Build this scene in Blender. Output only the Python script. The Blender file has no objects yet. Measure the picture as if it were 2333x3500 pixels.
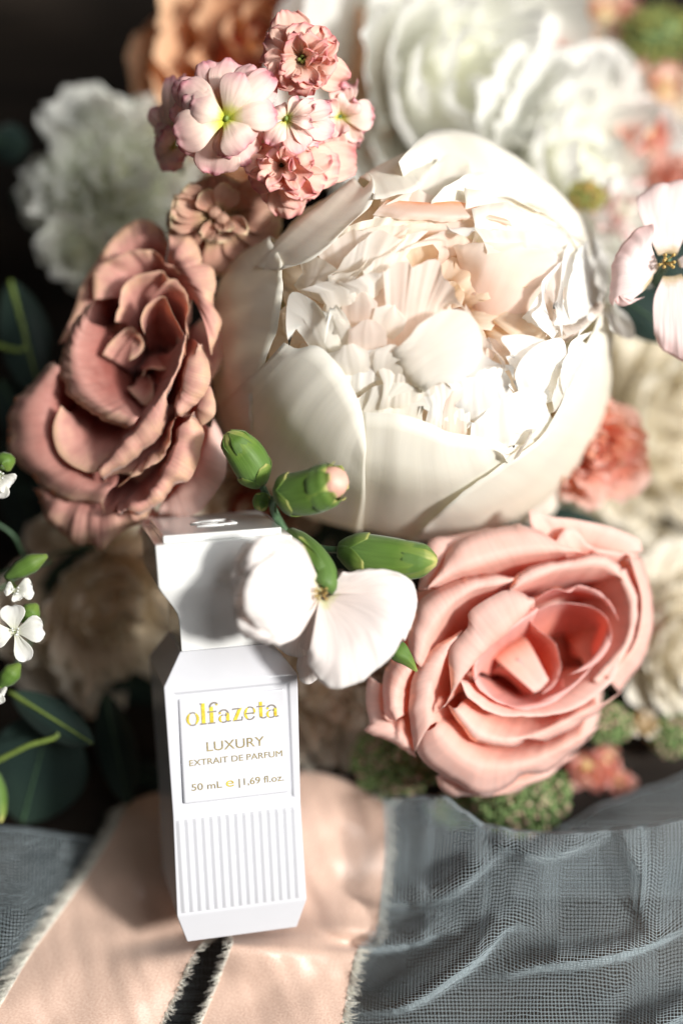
import bpy, bmesh, math, random
from mathutils import Vector, Matrix, noise, Euler
random.seed(7)
R = math.radians
scene = bpy.context.scene
# ------------------------------------------------------------------ camera, world, lamps, exposure
# Everything is authored in the tilted frame of the still life (x right, y away from the table edge, z up out of the flowers)
# and turned by TILT into the world, where z is the true vertical.
TILT = Matrix.Rotation(R(28), 4, 'X')
TR = TILT.to_3x3()
cam = bpy.data.cameras.new('camera'); co = bpy.data.objects.new('camera', cam); scene.collection.objects.link(co)
co.matrix_world = TILT @ Matrix.Translation((0, 0, 40))
cam.sensor_fit = 'HORIZONTAL'; cam.sensor_width = 24; cam.lens = 52.5
cam.clip_start = 1; cam.clip_end = 2000
cam.dof.use_dof = True; cam.dof.focus_distance = 35.0; cam.dof.aperture_fstop = 0.025
scene.camera = co
world = bpy.data.worlds.new('World'); scene.world = world; world.use_nodes = True
bg = world.node_tree.nodes['Background']; bg.inputs[0].default_value = (0.80, 0.76, 0.72, 1); bg.inputs[1].default_value = 0.09
def lamp(name, dirf, dist, size, irr, col):
    l = bpy.data.lights.new(name, 'AREA'); l.shape = 'DISK'; l.size = size
    l.energy = irr * math.pi * dist * dist; l.color = col
    o = bpy.data.objects.new(name, l); scene.collection.objects.link(o)
    d = (TR @ Vector(dirf)).normalized()
    o.location = d * dist + TR @ Vector((0, 0, 3))
    o.rotation_euler = d.to_track_quat('Z', 'Y').to_euler()
    return o
lamp('window_sunlight', (0.68, 0.03, 0.73), 170, 24, 4.5, (1.0, 0.965, 0.91))
lamp('window_skylight', (0.62, 0.30, 0.85), 120, 80, 1.95, (0.97, 0.97, 0.97))
scene.view_settings.view_transform = 'Standard'; scene.view_settings.look = 'None'
scene.view_settings.exposure = 0.07; scene.view_settings.gamma = 1
scene.render.engine = 'CYCLES'
cy = scene.cycles
cy.max_bounces = 10; cy.diffuse_bounces = 6; cy.glossy_bounces = 3; cy.transmission_bounces = 8; cy.transparent_max_bounces = 12
cy.use_denoising = True
cy.caustics_reflective = False; cy.caustics_refractive = False

# ------------------------------------------------------------------ coordinates
VIEW = {'P': (0, 0, 1.48788), '1': (0, 0, .8291), '2': (1100, 0, .7864), '3': (0, 700, .5740), '4': (700, 500, .9566), '5': (450, 1400, .7334),
        '6': (1100, 1700, .7864), '7': (400, 2100, .5102), '8': (0, 1500, .8495), 'T': (1100, 2600, .7864), 'R': (1900, 500, .5948)}
def S(v, x, y):
    a = VIEW[v]; return a[0] + x * a[2], a[1] + y * a[2]
def at(v, x, y, z):
    sx, sy = S(v, x, y); k = (40 - z) / 35 / 145.8
    return Vector(((sx - 1166.5) * k, (1750 - sy) * k, z))
def table_z(y): return 1.0 - (y + 10.5) * 0.5317          # the table surface in the tilted frame
def on_table(v, x, y, h):
    z = 1.0
    for _ in range(8): z = table_z(at(v, x, y, z).y) + h
    return at(v, x, y, z)

# ------------------------------------------------------------------ materials
def mat(name):
    m = bpy.data.materials.new(name); m.use_nodes = True; nt = m.node_tree; nt.nodes.clear()
    out = nt.nodes.new('ShaderNodeOutputMaterial'); return m, nt, out
def N(nt, t, **kw):
    n = nt.nodes.new(t)
    for k, v in kw.items():
        if k in n.inputs: n.inputs[k].default_value = v
        else: setattr(n, k, v)
    return n
def ramp(nt, stops, fac):
    r = nt.nodes.new('ShaderNodeValToRGB'); e = r.color_ramp.elements
    e[0].position, e[0].color = stops[0][0], (*stops[0][1], 1); e[1].position, e[1].color = stops[-1][0], (*stops[-1][1], 1)
    for p, c in stops[1:-1]:
        x = e.new(p); x.color = (*c, 1)
    nt.links.new(fac, r.inputs[0]); return r.outputs[0]
def petal_mat(name, stops, trans=0.35, rough=0.55, vein=0.12, spec=0.25, veins=38, vary=0.12, tcol=None, bump=0.25, blotch=0.0):
    """petal: colour runs base -> rim along v, fine veins across u; part diffuse, part translucent"""
    m, nt, out = mat(name); L = nt.links.new
    uv = N(nt, 'ShaderNodeUVMap'); sep = N(nt, 'ShaderNodeSeparateXYZ'); L(uv.outputs[0], sep.inputs[0])
    nz = N(nt, 'ShaderNodeTexNoise', Scale=3.0, Detail=3.0)
    tc = N(nt, 'ShaderNodeTexCoord'); L(tc.outputs['Object'], nz.inputs['Vector'])
    off = N(nt, 'ShaderNodeMath', operation='MULTIPLY_ADD'); L(nz.outputs[0], off.inputs[0]); off.inputs[1].default_value = 0.28; off.inputs[2].default_value = -0.14
    add = N(nt, 'ShaderNodeMath', operation='ADD'); L(sep.outputs[1], add.inputs[0]); L(off.outputs[0], add.inputs[1])
    col = ramp(nt, stops, add.outputs[0])
    mp = N(nt, 'ShaderNodeMapping'); mp.inputs['Scale'].default_value = (veins, 2.2, 1); L(uv.outputs[0], mp.inputs[0])
    vn = N(nt, 'ShaderNodeTexNoise', Scale=1.0, Detail=3.0, Distortion=0.3); L(mp.outputs[0], vn.inputs['Vector'])
    oi = N(nt, 'ShaderNodeObjectInfo')
    v1 = N(nt, 'ShaderNodeMath', operation='MULTIPLY_ADD'); L(vn.outputs[0], v1.inputs[0]); v1.inputs[1].default_value = vein * 2; v1.inputs[2].default_value = 1 - vein
    v2 = N(nt, 'ShaderNodeMath', operation='MULTIPLY_ADD'); L(oi.outputs['Random'], v2.inputs[0]); v2.inputs[1].default_value = vary; v2.inputs[2].default_value = 1 - vary * .6
    vv = N(nt, 'ShaderNodeMath', operation='MULTIPLY'); L(v1.outputs[0], vv.inputs[0]); L(v2.outputs[0], vv.inputs[1])
    mul = N(nt, 'ShaderNodeVectorMath', operation='SCALE'); L(col, mul.inputs[0]); L(vv.outputs[0], mul.inputs['Scale'])
    cc = mul.outputs[0]
    if blotch:
        bn = N(nt, 'ShaderNodeTexNoise', Scale=1.7, Detail=4.0); L(tc.outputs['Object'], bn.inputs['Vector'])
        br = ramp(nt, [(0.45, (1, 1, 1)), (0.75, (1 - blotch * .5, 1 - blotch, 1 - blotch * .8))], bn.outputs[0])
        mx = N(nt, 'ShaderNodeVectorMath', operation='MULTIPLY'); L(cc, mx.inputs[0]); L(br, mx.inputs[1]); cc = mx.outputs[0]
    p = N(nt, 'ShaderNodeBsdfPrincipled'); L(cc, p.inputs['Base Color']); p.inputs['Roughness'].default_value = rough
    p.inputs['Specular IOR Level'].default_value = spec; p.inputs['Sheen Weight'].default_value = 0.15; p.inputs['Sheen Roughness'].default_value = .4
    t = N(nt, 'ShaderNodeBsdfTranslucent')
    if tcol:
        tm = N(nt, 'ShaderNodeVectorMath', operation='MULTIPLY'); L(cc, tm.inputs[0]); tm.inputs[1].default_value = tcol; L(tm.outputs[0], t.inputs[0])
    else: L(cc, t.inputs[0])
    if bump:
        b = N(nt, 'ShaderNodeBump', Strength=bump, Distance=0.03); L(vn.outputs[0], b.inputs['Height']); L(b.outputs[0], p.inputs['Normal'])
    mix = N(nt, 'ShaderNodeMixShader'); mix.inputs[0].default_value = trans
    L(p.outputs[0], mix.inputs[1]); L(t.outputs[0], mix.inputs[2]); L(mix.outputs[0], out.inputs[0])
    return m
def plain_mat(name, col, rough=0.5, metal=0.0, spec=0.5, coat=0.0, nscale=4.0, nvar=0.1, bump=0.0, bscale=60, trans=0.0, sheen=0.0):
    m, nt, out = mat(name); L = nt.links.new
    tc = N(nt, 'ShaderNodeTexCoord'); nz = N(nt, 'ShaderNodeTexNoise', Scale=nscale, Detail=4.0); L(tc.outputs['Object'], nz.inputs['Vector'])
    c = ramp(nt, [(0.3, tuple(x * (1 - nvar) for x in col)), (0.7, tuple(min(1, x * (1 + nvar)) for x in col))], nz.outputs[0])
    p = N(nt, 'ShaderNodeBsdfPrincipled'); L(c, p.inputs['Base Color']); p.inputs['Roughness'].default_value = rough; p.inputs['Metallic'].default_value = metal
    p.inputs['Specular IOR Level'].default_value = spec; p.inputs['Coat Weight'].default_value = coat; p.inputs['Coat Roughness'].default_value = .12
    p.inputs['Sheen Weight'].default_value = sheen
    if bump:
        n2 = N(nt, 'ShaderNodeTexNoise', Scale=bscale, Detail=3.0); L(tc.outputs['Object'], n2.inputs['Vector'])
        b = N(nt, 'ShaderNodeBump', Strength=bump, Distance=0.02); L(n2.outputs[0], b.inputs['Height']); L(b.outputs[0], p.inputs['Normal'])
    if trans:
        t = N(nt, 'ShaderNodeBsdfTranslucent'); L(c, t.inputs[0]); mix = N(nt, 'ShaderNodeMixShader'); mix.inputs[0].default_value = trans
        L(p.outputs[0], mix.inputs[1]); L(t.outputs[0], mix.inputs[2]); L(mix.outputs[0], out.inputs[0])
    else: L(p.outputs[0], out.inputs[0])
    return m
M = {}
M['peony'] = petal_mat('ivory_peony_petal', [(0, (.94, .60, .36)), (.22, (.95, .83, .73)), (.5, (.96, .92, .86)), (1, (.955, .94, .905))], trans=.55, tcol=(1, .96, .88), vein=.03, vary=.03, bump=.08)
M['guard'] = petal_mat('ivory_guard_petal', [(0, (.76, .78, .46)), (.2, (.91, .89, .76)), (.6, (.94, .92, .84)), (1, (.95, .94, .89))], trans=.45, tcol=(1, .97, .90), vein=.05, vary=.02, veins=36, bump=.15)
M['blush'] = petal_mat('blush_peony_petal', [(0, (.96, .46, .24)), (.25, (.96, .72, .60)), (.6, (.96, .81, .73)), (1, (.96, .90, .85))], trans=.55, tcol=(1, .91, .82), vein=.03, vary=.04, bump=.08)
M['amber'] = petal_mat('amber_inner_petal', [(0, (.88, .38, .10)), (.4, (.95, .72, .46)), (1, (.96, .90, .78))], trans=.5, tcol=(1, .8, .5), vein=.03, vary=.06, bump=.08)  # orange base puts a warm glow into the depths of the peony
M['mauve'] = petal_mat('dusty_mauve_rose_petal', [(0, (.20, .03, .015)), (.38, (.32, .07, .045)), (.6, (.47, .17, .14)), (.88, (.70, .38, .32)), (.96, (.78, .50, .38)), (1, (.84, .58, .40))], trans=.36, tcol=(1, .55, .36), vein=.13, vary=.16, veins=50, bump=.4)  # dark base and pale rim paint in gap shade and lit petal lips
M['pink_rose'] = petal_mat('blush_pink_rose_petal', [(0, (.55, .05, .02)), (.34, (.76, .18, .09)), (.54, (.90, .50, .37)), (.78, (.93, .66, .56)), (1, (.94, .74, .67))], trans=.42, tcol=(1, .62, .44), vein=.11, vary=.06, veins=40, bump=.35)  # deep red base paints in the shade between the petals
M['rose_heart'] = petal_mat('rose_heart_petal', [(0, (.70, .12, .06)), (.35, (.86, .36, .26)), (.75, (.91, .52, .45)), (1, (.92, .62, .58))], trans=.42, tcol=(1, .6, .44), vein=.04, vary=.06, bump=.2)
M['stock'] = petal_mat('pink_stock_petal', [(0, (.40, .50, .02)), (.17, (.72, .74, .12)), (.36, (.95, .84, .70)), (.78, (.94, .72, .67)), (.93, (.90, .56, .57)), (1, (.80, .36, .42))], trans=.33, tcol=(1, .78, .7), vein=.07, vary=.10, veins=22, bump=.3)
M['stock2'] = petal_mat('peach_stock_petal', [(0, (.62, .52, .14)), (.15, (.88, .70, .42)), (.45, (.95, .76, .60)), (.85, (.93, .64, .54)), (.96, (.88, .50, .46)), (1, (.78, .32, .32))], trans=.36, tcol=(1, .72, .6), vein=.08, vary=.12, veins=22, bump=.35)
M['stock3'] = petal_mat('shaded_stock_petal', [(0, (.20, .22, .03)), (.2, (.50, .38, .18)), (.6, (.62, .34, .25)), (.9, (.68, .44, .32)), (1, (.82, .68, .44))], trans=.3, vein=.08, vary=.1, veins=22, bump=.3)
M['white'] = petal_mat('white_petal', [(0, (.92, .92, .72)), (.3, (.95, .95, .88)), (1, (.96, .96, .94))], trans=.45, vein=.05, vary=.06, bump=.2)
M['cream'] = petal_mat('cream_petal', [(0, (.80, .60, .38)), (.3, (.86, .76, .60)), (1, (.88, .83, .72))], trans=.35, vein=.05, vary=.08, bump=.2)
M['carnation'] = petal_mat('white_carnation_petal', [(0, (.72, .74, .40)), (.12, (.88, .80, .76)), (.7, (.90, .85, .83)), (1, (.91, .89, .87))], trans=.35, tcol=(1, .94, .91), vein=.15, vary=.04, veins=26, bump=.35)
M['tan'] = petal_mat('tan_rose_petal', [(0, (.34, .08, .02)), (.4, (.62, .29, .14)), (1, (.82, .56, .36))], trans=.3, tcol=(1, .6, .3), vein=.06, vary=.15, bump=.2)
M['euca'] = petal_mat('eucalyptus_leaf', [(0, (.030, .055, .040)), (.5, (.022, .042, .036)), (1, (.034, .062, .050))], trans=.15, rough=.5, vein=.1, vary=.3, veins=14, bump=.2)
M['green'] = petal_mat('bud_green', [(0, (.07, .13, .06)), (.15, (.11, .20, .05)), (.6, (.10, .19, .03)), (.85, (.18, .26, .05)), (1, (.55, .52, .17))], trans=.12, rough=.5, vein=.35, spec=.3, vary=.12, veins=44, bump=.4)
M['stem'] = plain_mat('green_stem', (.06, .12, .06), .5, nvar=.3, nscale=6, bump=.2)
M['yellowstem'] = plain_mat('yellow_green_stem', (.17, .24, .05), .45, nvar=.2, nscale=6, bump=.2)
M['heart'] = plain_mat('flower_heart', (.55, .30, .10), .7, nvar=.3, nscale=5, bump=.3, bscale=12)
M['rose_core'] = plain_mat('rose_core', (.30, .06, .03), .8, nvar=.3, nscale=3, bump=.3, bscale=10)
M['bottle'] = plain_mat('white_lacquered_glass', (.62, .63, .67), .20, spec=.5, coat=.5, nvar=.01, nscale=2, bump=.01, bscale=30)
M['cap'] = plain_mat('pearl_white_cap', (.76, .77, .76), .15, spec=.6, coat=.6, nvar=.02, nscale=2, bump=.015, bscale=90)
M['gold'] = plain_mat('gold_foil', (.95, .66, .08), .42, metal=.75, nvar=.35, nscale=7)
M['goldline'] = plain_mat('thin_gold_foil', (.42, .34, .16), .40, metal=.6, nvar=.35, nscale=9)
M['ink'] = plain_mat('dark_hairline_ink', (.22, .19, .16), .4, nvar=.1)  # dark colour of the thin strokes joining the gold letter stems
M['ammi'] = plain_mat('green_umbel_bead', (.20, .30, .11), .6, nvar=.5, nscale=9, trans=.2, bump=.3, bscale=20)
M['ammi_pink'] = plain_mat('pinkish_umbel_bead', (.55, .40, .30), .6, nvar=.3, nscale=9, trans=.2)
M['whitebit'] = plain_mat('small_white_petal', (.86, .88, .86), .5, nvar=.04, trans=.3, nscale=3)

BASE = {}
M['ochre'] = plain_mat('ochre_anther', (.55, .38, .12), .6, nvar=.2)
M['yellowgreen'] = plain_mat('yellow_green_bead', (.36, .36, .10), .6, nvar=.4, nscale=6, trans=.2)
M['white2'] = petal_mat('greenish_white_petal', [(0, (.74, .76, .50)), (.4, (.90, .92, .80)), (1, (.94, .95, .90))], trans=.42, vein=.06, vary=.1, bump=.2)
M['cream2'] = petal_mat('beige_cream_petal', [(0, (.78, .70, .54)), (1, (.90, .87, .78))], trans=.3, vein=.05, vary=.1, bump=.2)
M['cream3'] = petal_mat('warm_cream_petal', [(0, (.70, .46, .28)), (.4, (.80, .66, .52)), (1, (.84, .76, .64))], trans=.3, vein=.05, vary=.1, bump=.2)
M['coral'] = petal_mat('coral_petal', [(0, (.62, .14, .07)), (.5, (.76, .42, .33)), (1, (.80, .56, .48))], trans=.3, tcol=(1, .6, .45), vein=.05, vary=.1, bump=.2)
M['yellowcream'] = petal_mat('yellow_cream_petal', [(0, (.55, .36, .10)), (1, (.76, .62, .34))], trans=.3, vein=.05, vary=.1, bump=.2)
# ------------------------------------------------------------------ builders
def link(o, parent=None):
    scene.collection.objects.link(o)
    if parent is not None: o.parent = parent
    return o
def thing(name, label, cat, base, group=None):
    """an Empty at the thing's base (frame coordinates)"""
    o = bpy.data.objects.new(name, None); o.empty_display_size = .3; link(o)
    o.matrix_world = TILT @ Matrix.Translation(base)
    o['label'] = label; o['category'] = cat
    if group: o['group'] = group
    BASE[o.name] = Vector(base); return o
def mesh_obj(name, verts, faces, m, parent=None, smooth=True, uvs=None, solid=0.0, base=None, sub=0):
    b = BASE[parent.name] if parent is not None else Vector(base or (0, 0, 0))
    me = bpy.data.meshes.new(name); me.from_pydata([Vector(v) - b for v in verts], [], faces)
    if smooth: me.polygons.foreach_set('use_smooth', [True] * len(me.polygons))
    if uvs:
        ul = me.uv_layers.new(name='UVMap')
        for lp in me.loops: ul.data[lp.index].uv = uvs[lp.vertex_index]
    if isinstance(m, (list, tuple)):
        for x in m: me.materials.append(x)
    else: me.materials.append(m)
    me.update(); o = bpy.data.objects.new(name, me); link(o, parent)
    BASE[o.name] = b
    if parent is None: o.matrix_world = TILT @ Matrix.Translation(b)
    if solid:
        s = o.modifiers.new('solid', 'SOLIDIFY'); s.thickness = solid; s.offset = 0
    if sub:
        s = o.modifiers.new('sub', 'SUBSURF'); s.levels = s.render_levels = sub
    return o
def cr(p0, p1, p2, p3, t):
    t2 = t * t; t3 = t2 * t
    return .5 * ((2 * p1) + (p2 - p0) * t + (2 * p0 - 5 * p1 + 4 * p2 - p3) * t2 + (3 * p1 - p0 - 3 * p2 + p3) * t3)
def spline(pts, n, arc=True):
    m = len(pts)
    if m == 1: return [pts[0].copy() for _ in range(n)]
    if m == 2: return [pts[0].lerp(pts[1], i / (n - 1)) for i in range(n)]
    ts = [0.0]
    for a, b in zip(pts, pts[1:]): ts.append(ts[-1] + ((b - a).length if arc else 1.0) + 1e-6)
    tot = ts[-1]; out = []; k = 0
    for i in range(n):
        t = tot * i / (n - 1)
        while k < m - 2 and t > ts[k + 1]: k += 1
        f = min(1, max(0, (t - ts[k]) / (ts[k + 1] - ts[k])))
        p1, p2 = pts[k], pts[k + 1]
        p0 = pts[k - 1] if k > 0 else 2 * p1 - p2
        p3 = pts[k + 2] if k + 2 < m else 2 * p2 - p1
        out.append(cr(p0, p1, p2, p3, f))
    return out
SEED = [0]
def patch(rows, nu=26, nv=14, ruffle=.03, ragged=0.0, rough=.004, wave=5.0):
    """rows of points (base first, rim last) -> smooth grid with a slightly wavy rim"""
    if ragged: nu = int(nu * 1.6)
    SEED[0] += 1; sd = SEED[0] * 7.31
    R_ = [spline(r, nu) for r in rows]
    cols = [spline([r[i] for r in R_], nv, arc=True) for i in range(nu)]
    verts = []; uvs = []
    size = max((R_[-1][0] - R_[-1][-1]).length, .3)
    for j in range(nv):
        v = j / (nv - 1)
        for i in range(nu):
            u = i / (nu - 1); p = cols[i][j].copy()
            du = cols[min(i + 1, nu - 1)][j] - cols[max(i - 1, 0)][j]; dv = cols[i][min(j + 1, nv - 1)] - cols[i][max(j - 1, 0)]
            n = du.cross(dv)
            if n.length > 1e-9: n.normalize()
            else: n = Vector((0, 0, 1))
            w = v ** 3
            hf = noise.noise(Vector((u * wave * size * 1.7, v * 3, sd + 20))) * .55
            p += n * (ruffle * w * noise.noise(Vector((u * wave * size * .6, v * 1.5, sd))) * 2.2 + ruffle * v ** 5 * hf * 1.6 + rough * noise.noise(Vector((u * 9, v * 5, sd + 3))) * 2 * min(1, v * 3))
            if ragged and dv.length > 1e-9:
                q = .9 * noise.noise(Vector((u * 9 * size * .5, 0, sd + 9))) + .4 * noise.noise(Vector((u * 22 * size * .5, 0, sd + 5)))
                p += dv.normalized() * (ragged * q * max(0, (v - .5) * 2) ** 2)
            verts.append(p); uvs.append((u, v))
    faces = [(j * nu + i, j * nu + i + 1, (j + 1) * nu + i + 1, (j + 1) * nu + i) for j in range(nv - 1) for i in range(nu - 1)]
    return verts, faces, uvs
class Flower:
    def __init__(s, name, label, cat, view, zf, calyx, m, group=None, solid=.035):
        s.v = view; s.zf = zf; s.cal = calyx; s.m = m; s.solid = solid; s.sq = 1.0; s.lift = 0.0; s.dl = 0.0
        s.root = thing(name, label, cat, calyx, group)
    def pt(s, x, y, o): return at(s.v, x, y, s.zf(x, y) + o)
    def petal(s, *rows, m=None, ext=.5, name='petal', **kw):
        """rows: (offset or list of offsets, [(x, y), ...]) from the base to the rim"""
        R_ = []
        for off, pts in rows:
            n = len(pts)
            if isinstance(off, (list, tuple)):
                os_ = [off[min(int(i / (n - 1) * (len(off) - 1)), len(off) - 2)] * (1 - f) + off[min(int(i / (n - 1) * (len(off) - 1)) + 1, len(off) - 1)] * f
                       for i in range(n) for f in [(i / (n - 1) * (len(off) - 1)) - min(int(i / (n - 1) * (len(off) - 1)), len(off) - 2)]]
            else: os_ = [off] * n
            os_ = [(o * s.sq if o < 0 else o) + s.lift for o in os_]
            R_.append([s.pt(x, y, o) for (x, y), o in zip(pts, os_)])
        s.lift += s.dl
        if ext:
            c = Vector(s.cal); R_.insert(0, [p.lerp(c, ext) for p in spline(R_[0], 5)])
        v, f, uv = patch(R_, **kw)
        return mesh_obj(name, v, f, m or s.m, s.root, uvs=uv, solid=s.solid)
def tube(pts, rad, seg=8, n=None, cap=True):
    """tube along points; rad a number or a list"""
    P_ = spline([Vector(p) for p in pts], n or max(2, len(pts) * 4)); m = len(P_)
    rr = [rad] * m if not isinstance(rad, (list, tuple)) else [rad[min(int(i / (m - 1) * (len(rad) - 1)), len(rad) - 2)] * (1 - f) + rad[min(int(i / (m - 1) * (len(rad) - 1)) + 1, len(rad) - 1)] * f
          for i in range(m) for f in [(i / (m - 1) * (len(rad) - 1)) - min(int(i / (m - 1) * (len(rad) - 1)), len(rad) - 2)]]
    verts = []; uvs = []; up = Vector((.13, .2, .97))
    for i, p in enumerate(P_):
        t = (P_[min(i + 1, m - 1)] - P_[max(i - 1, 0)]).normalized(); a = t.cross(up)
        if a.length < .05: a = t.cross(Vector((1, 0, 0)))
        a.normalize(); b = t.cross(a).normalized(); up = b * -1 if b.dot(up) < 0 else b
        for k in range(seg):
            th = 2 * math.pi * k / seg; verts.append(p + (a * math.cos(th) + b * math.sin(th)) * rr[i]); uvs.append((k / seg, i / (m - 1)))
    faces = [(i * seg + k, i * seg + (k + 1) % seg, (i + 1) * seg + (k + 1) % seg, (i + 1) * seg + k) for i in range(m - 1) for k in range(seg)]
    if cap: faces += [tuple(range(seg))[::-1], tuple((m - 1) * seg + k for k in range(seg))]
    return verts, faces, uvs
def join(parts):
    V, F, U = [], [], []
    for p in parts:
        o = len(V); V += p[0]; F += [tuple(i + o for i in f) for f in p[1]]; U += p[2]
    return V, F, U
def blob(c, r, seg=10, rings=7, squash=(1, 1, 1), nz=.0):
    V, F, U = [], [], []
    for j in range(rings + 1):
        th = math.pi * j / rings
        for i in range(seg):
            ph = 2 * math.pi * i / seg
            d = Vector((math.sin(th) * math.cos(ph) * squash[0], math.sin(th) * math.sin(ph) * squash[1], math.cos(th) * squash[2]))
            k = r * (1 + nz * noise.noise(d * 2 + Vector(c)))
            V.append(Vector(c) + d * k); U.append((i / seg, j / rings))
    F = [(j * seg + i, (j + 1) * seg + i, (j + 1) * seg + (i + 1) % seg, j * seg + (i + 1) % seg) for j in range(rings) for i in range(seg)]
    return V, F, U
def stem_to_table(root, a, r=.16, m='stem', lean=(0, -.6)):
    """the flower's stem runs down from its base to the table"""
    a = Vector(a); b = a + Vector((lean[0], lean[1], -1.5)); n = Vector((0, .4695, .8829))
    for _ in range(40):
        if b.z <= table_z(b.y) + .2: break
        b += Vector((lean[0] * .4, lean[1] * .4, -.35))
    v, f, uv = tube([a, a.lerp(b, .5) + Vector((.1, .1, 0)), b], r, 8); mesh_obj('stem', v, f, M[m], root, uvs=uv)
# ------------------------------------------------------------------ table
v = [(-90, -90, 0), (90, -90, 0), (90, 140, 0), (-90, 140, 0)]
n_ = Vector((0, .4695, .8829)); e_ = Vector((0, .8829, -.4695))
tb = [Vector((0, -10.5, 1.0)) + Vector((x, 0, 0)) + e_ * y for x, y, _ in v]
m, nt, out = mat('dark_table_wood')
tc = N(nt, 'ShaderNodeTexCoord'); mp = N(nt, 'ShaderNodeMapping'); mp.inputs['Scale'].default_value = (.15, 1.2, 1); nt.links.new(tc.outputs['Object'], mp.inputs[0])
nz = N(nt, 'ShaderNodeTexNoise', Scale=1.0, Detail=5.0); nt.links.new(mp.outputs[0], nz.inputs['Vector'])
c = ramp(nt, [(.3, (.010, .008, .007)), (.7, (.030, .022, .016))], nz.outputs[0])
p = N(nt, 'ShaderNodeBsdfPrincipled'); nt.links.new(c, p.inputs['Base Color']); p.inputs['Roughness'].default_value = .7; p.inputs['Specular IOR Level'].default_value = .15; nt.links.new(p.outputs[0], out.inputs[0])
t_ = mesh_obj('table', tb, [(0, 1, 2, 3)], m, smooth=False, base=(0, -10.5, 1)); t_['kind'] = 'structure'

# ------------------------------------------------------------------ perfume bottle
BR = Matrix(((0.9722, -0.0365, 0.2313), (0.0708, 0.9874, -0.1417), (-0.2232, 0.1541, 0.9625))).to_4x4()
bt = thing('perfume_bottle', 'white square perfume bottle with gold lettering and ribbed lower front, leaning on the bouquet', 'perfume bottle', (-2.798, -6.771, 3.427))
bt.matrix_world = TILT @ Matrix.Translation((-2.798, -6.771, 3.427)) @ BR
BASE[bt.name] = Vector((0, 0, 0))
def loft_box(levels, bev=0):
    """square rings (height, half width, half depth) along local Y"""
    V, F = [], []
    for h, w, d in levels: V += [(-w, h, d), (w, h, d), (w, h, -d), (-w, h, -d)]
    for i in range(len(levels) - 1):
        for k in range(4):
            a = i * 4 + k; b = i * 4 + (k + 1) % 4; F.append((a, b, b + 4, a + 4))
    F.append((3, 2, 1, 0)); n = (len(levels) - 1) * 4; F.append((n, n + 1, n + 2, n + 3))
    return V, F
def bevel(o, w, seg=3, ang=15):
    b = o.modifiers.new('bevel', 'BEVEL'); b.width = w; b.segments = seg; b.limit_method = 'ANGLE'; b.angle_limit = R(ang); b.harden_normals = True; return o
def box_v(x0, x1, y0, y1, z0, z1):
    V = [(x0, y0, z0), (x1, y0, z0), (x1, y1, z0), (x0, y1, z0), (x0, y0, z1), (x1, y0, z1), (x1, y1, z1), (x0, y1, z1)]
    return V, [(0, 3, 2, 1), (4, 5, 6, 7), (0, 1, 5, 4), (1, 2, 6, 5), (2, 3, 7, 6), (3, 0, 4, 7)], [(0, 0)] * 8
# body: the front has a raised frame around the label field and a plain field behind the ribs
V, F = loft_box([(-3.22, 1.33, 1.33), (-2.45, 1.56, 1.56), (0.0, 1.52, 1.52), (3.12, 1.57, 1.57), (3.80, 1.10, 1.10)])
F = [f for k, f in enumerate(F) if not (k in (8,))]          # drop the plain label face, built below with its recess
def fz(h): return 1.52 + .05 * h / 3.12
def fw(h): return 1.52 + .05 * h / 3.12
i0 = len(V); a0, a1, b0, b1, dz = -1.36, 1.36, .12, 2.95, .055
V += [(a0, b0, fz(b0)), (a1, b0, fz(b0)), (a1, b1, fz(b1)), (a0, b1, fz(b1)), (a0 + .04, b0 + .04, fz(b0) - dz), (a1 - .04, b0 + .04, fz(b0) - dz), (a1 - .04, b1 - .04, fz(b1) - dz), (a0 + .04, b1 - .04, fz(b1) - dz)]
o0 = [8, 9, 13, 12]
for k in range(4):
    F.append((o0[k], o0[(k + 1) % 4], i0 + (k + 1) % 4, i0 + k)); F.append((i0 + k, i0 + (k + 1) % 4, i0 + 4 + (k + 1) % 4, i0 + 4 + k))
F.append((i0 + 4, i0 + 5, i0 + 6, i0 + 7))
bevel(mesh_obj('body', V, F, M['bottle'], bt, smooth=True), .035)
V, F, U = box_v(-1.25, 1.25, .27, 2.80, 1.40, 1.56); bevel(mesh_obj('label_panel', V, F, M['bottle'], bt), .05, 4)
for k in range(15):                                                      # ribs under the label
    x = -1.365 + k * .195
    prof = [(-.096, .002), (-.072, .012), (-.038, .040), (0, .054), (.038, .040), (.072, .012), (.096, .002)]
    V = []; F = []
    for hh, s in ((-2.38, .2), (-2.30, 1), (-.20, 1), (-.12, .2)):
        zb = 1.52 + (.04 * -hh / 2.45)
        V += [(x + px, hh, zb + (pz * s if pz > 0 else pz)) for px, pz in prof]
    for j in range(3):
        for i in range(6): F.append((j * 7 + i, j * 7 + i + 1, j * 7 + 8 + i, j * 7 + 7 + i))
    mesh_obj('rib', V, F, M['bottle'], bt)
# cap
V, F = loft_box([(3.795, 1.06, 1.06), (4.55, 1.075, 1.075), (4.72, 1.12, 1.12), (4.90, 1.22, 1.22), (5.12, 1.36, 1.36), (5.32, 1.49, 1.49), (5.47, 1.56, 1.56), (6.43, 1.58, 1.58)])
cap = bevel(mesh_obj('cap', V, F, M['cap'], bt), .03, 3, 25)
V, F, U = box_v(-1.37, 1.37, 6.43, 6.60, -1.37, 1.37); pl = bevel(mesh_obj('cap_plate', V, F, M['cap'], cap), .025)
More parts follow.
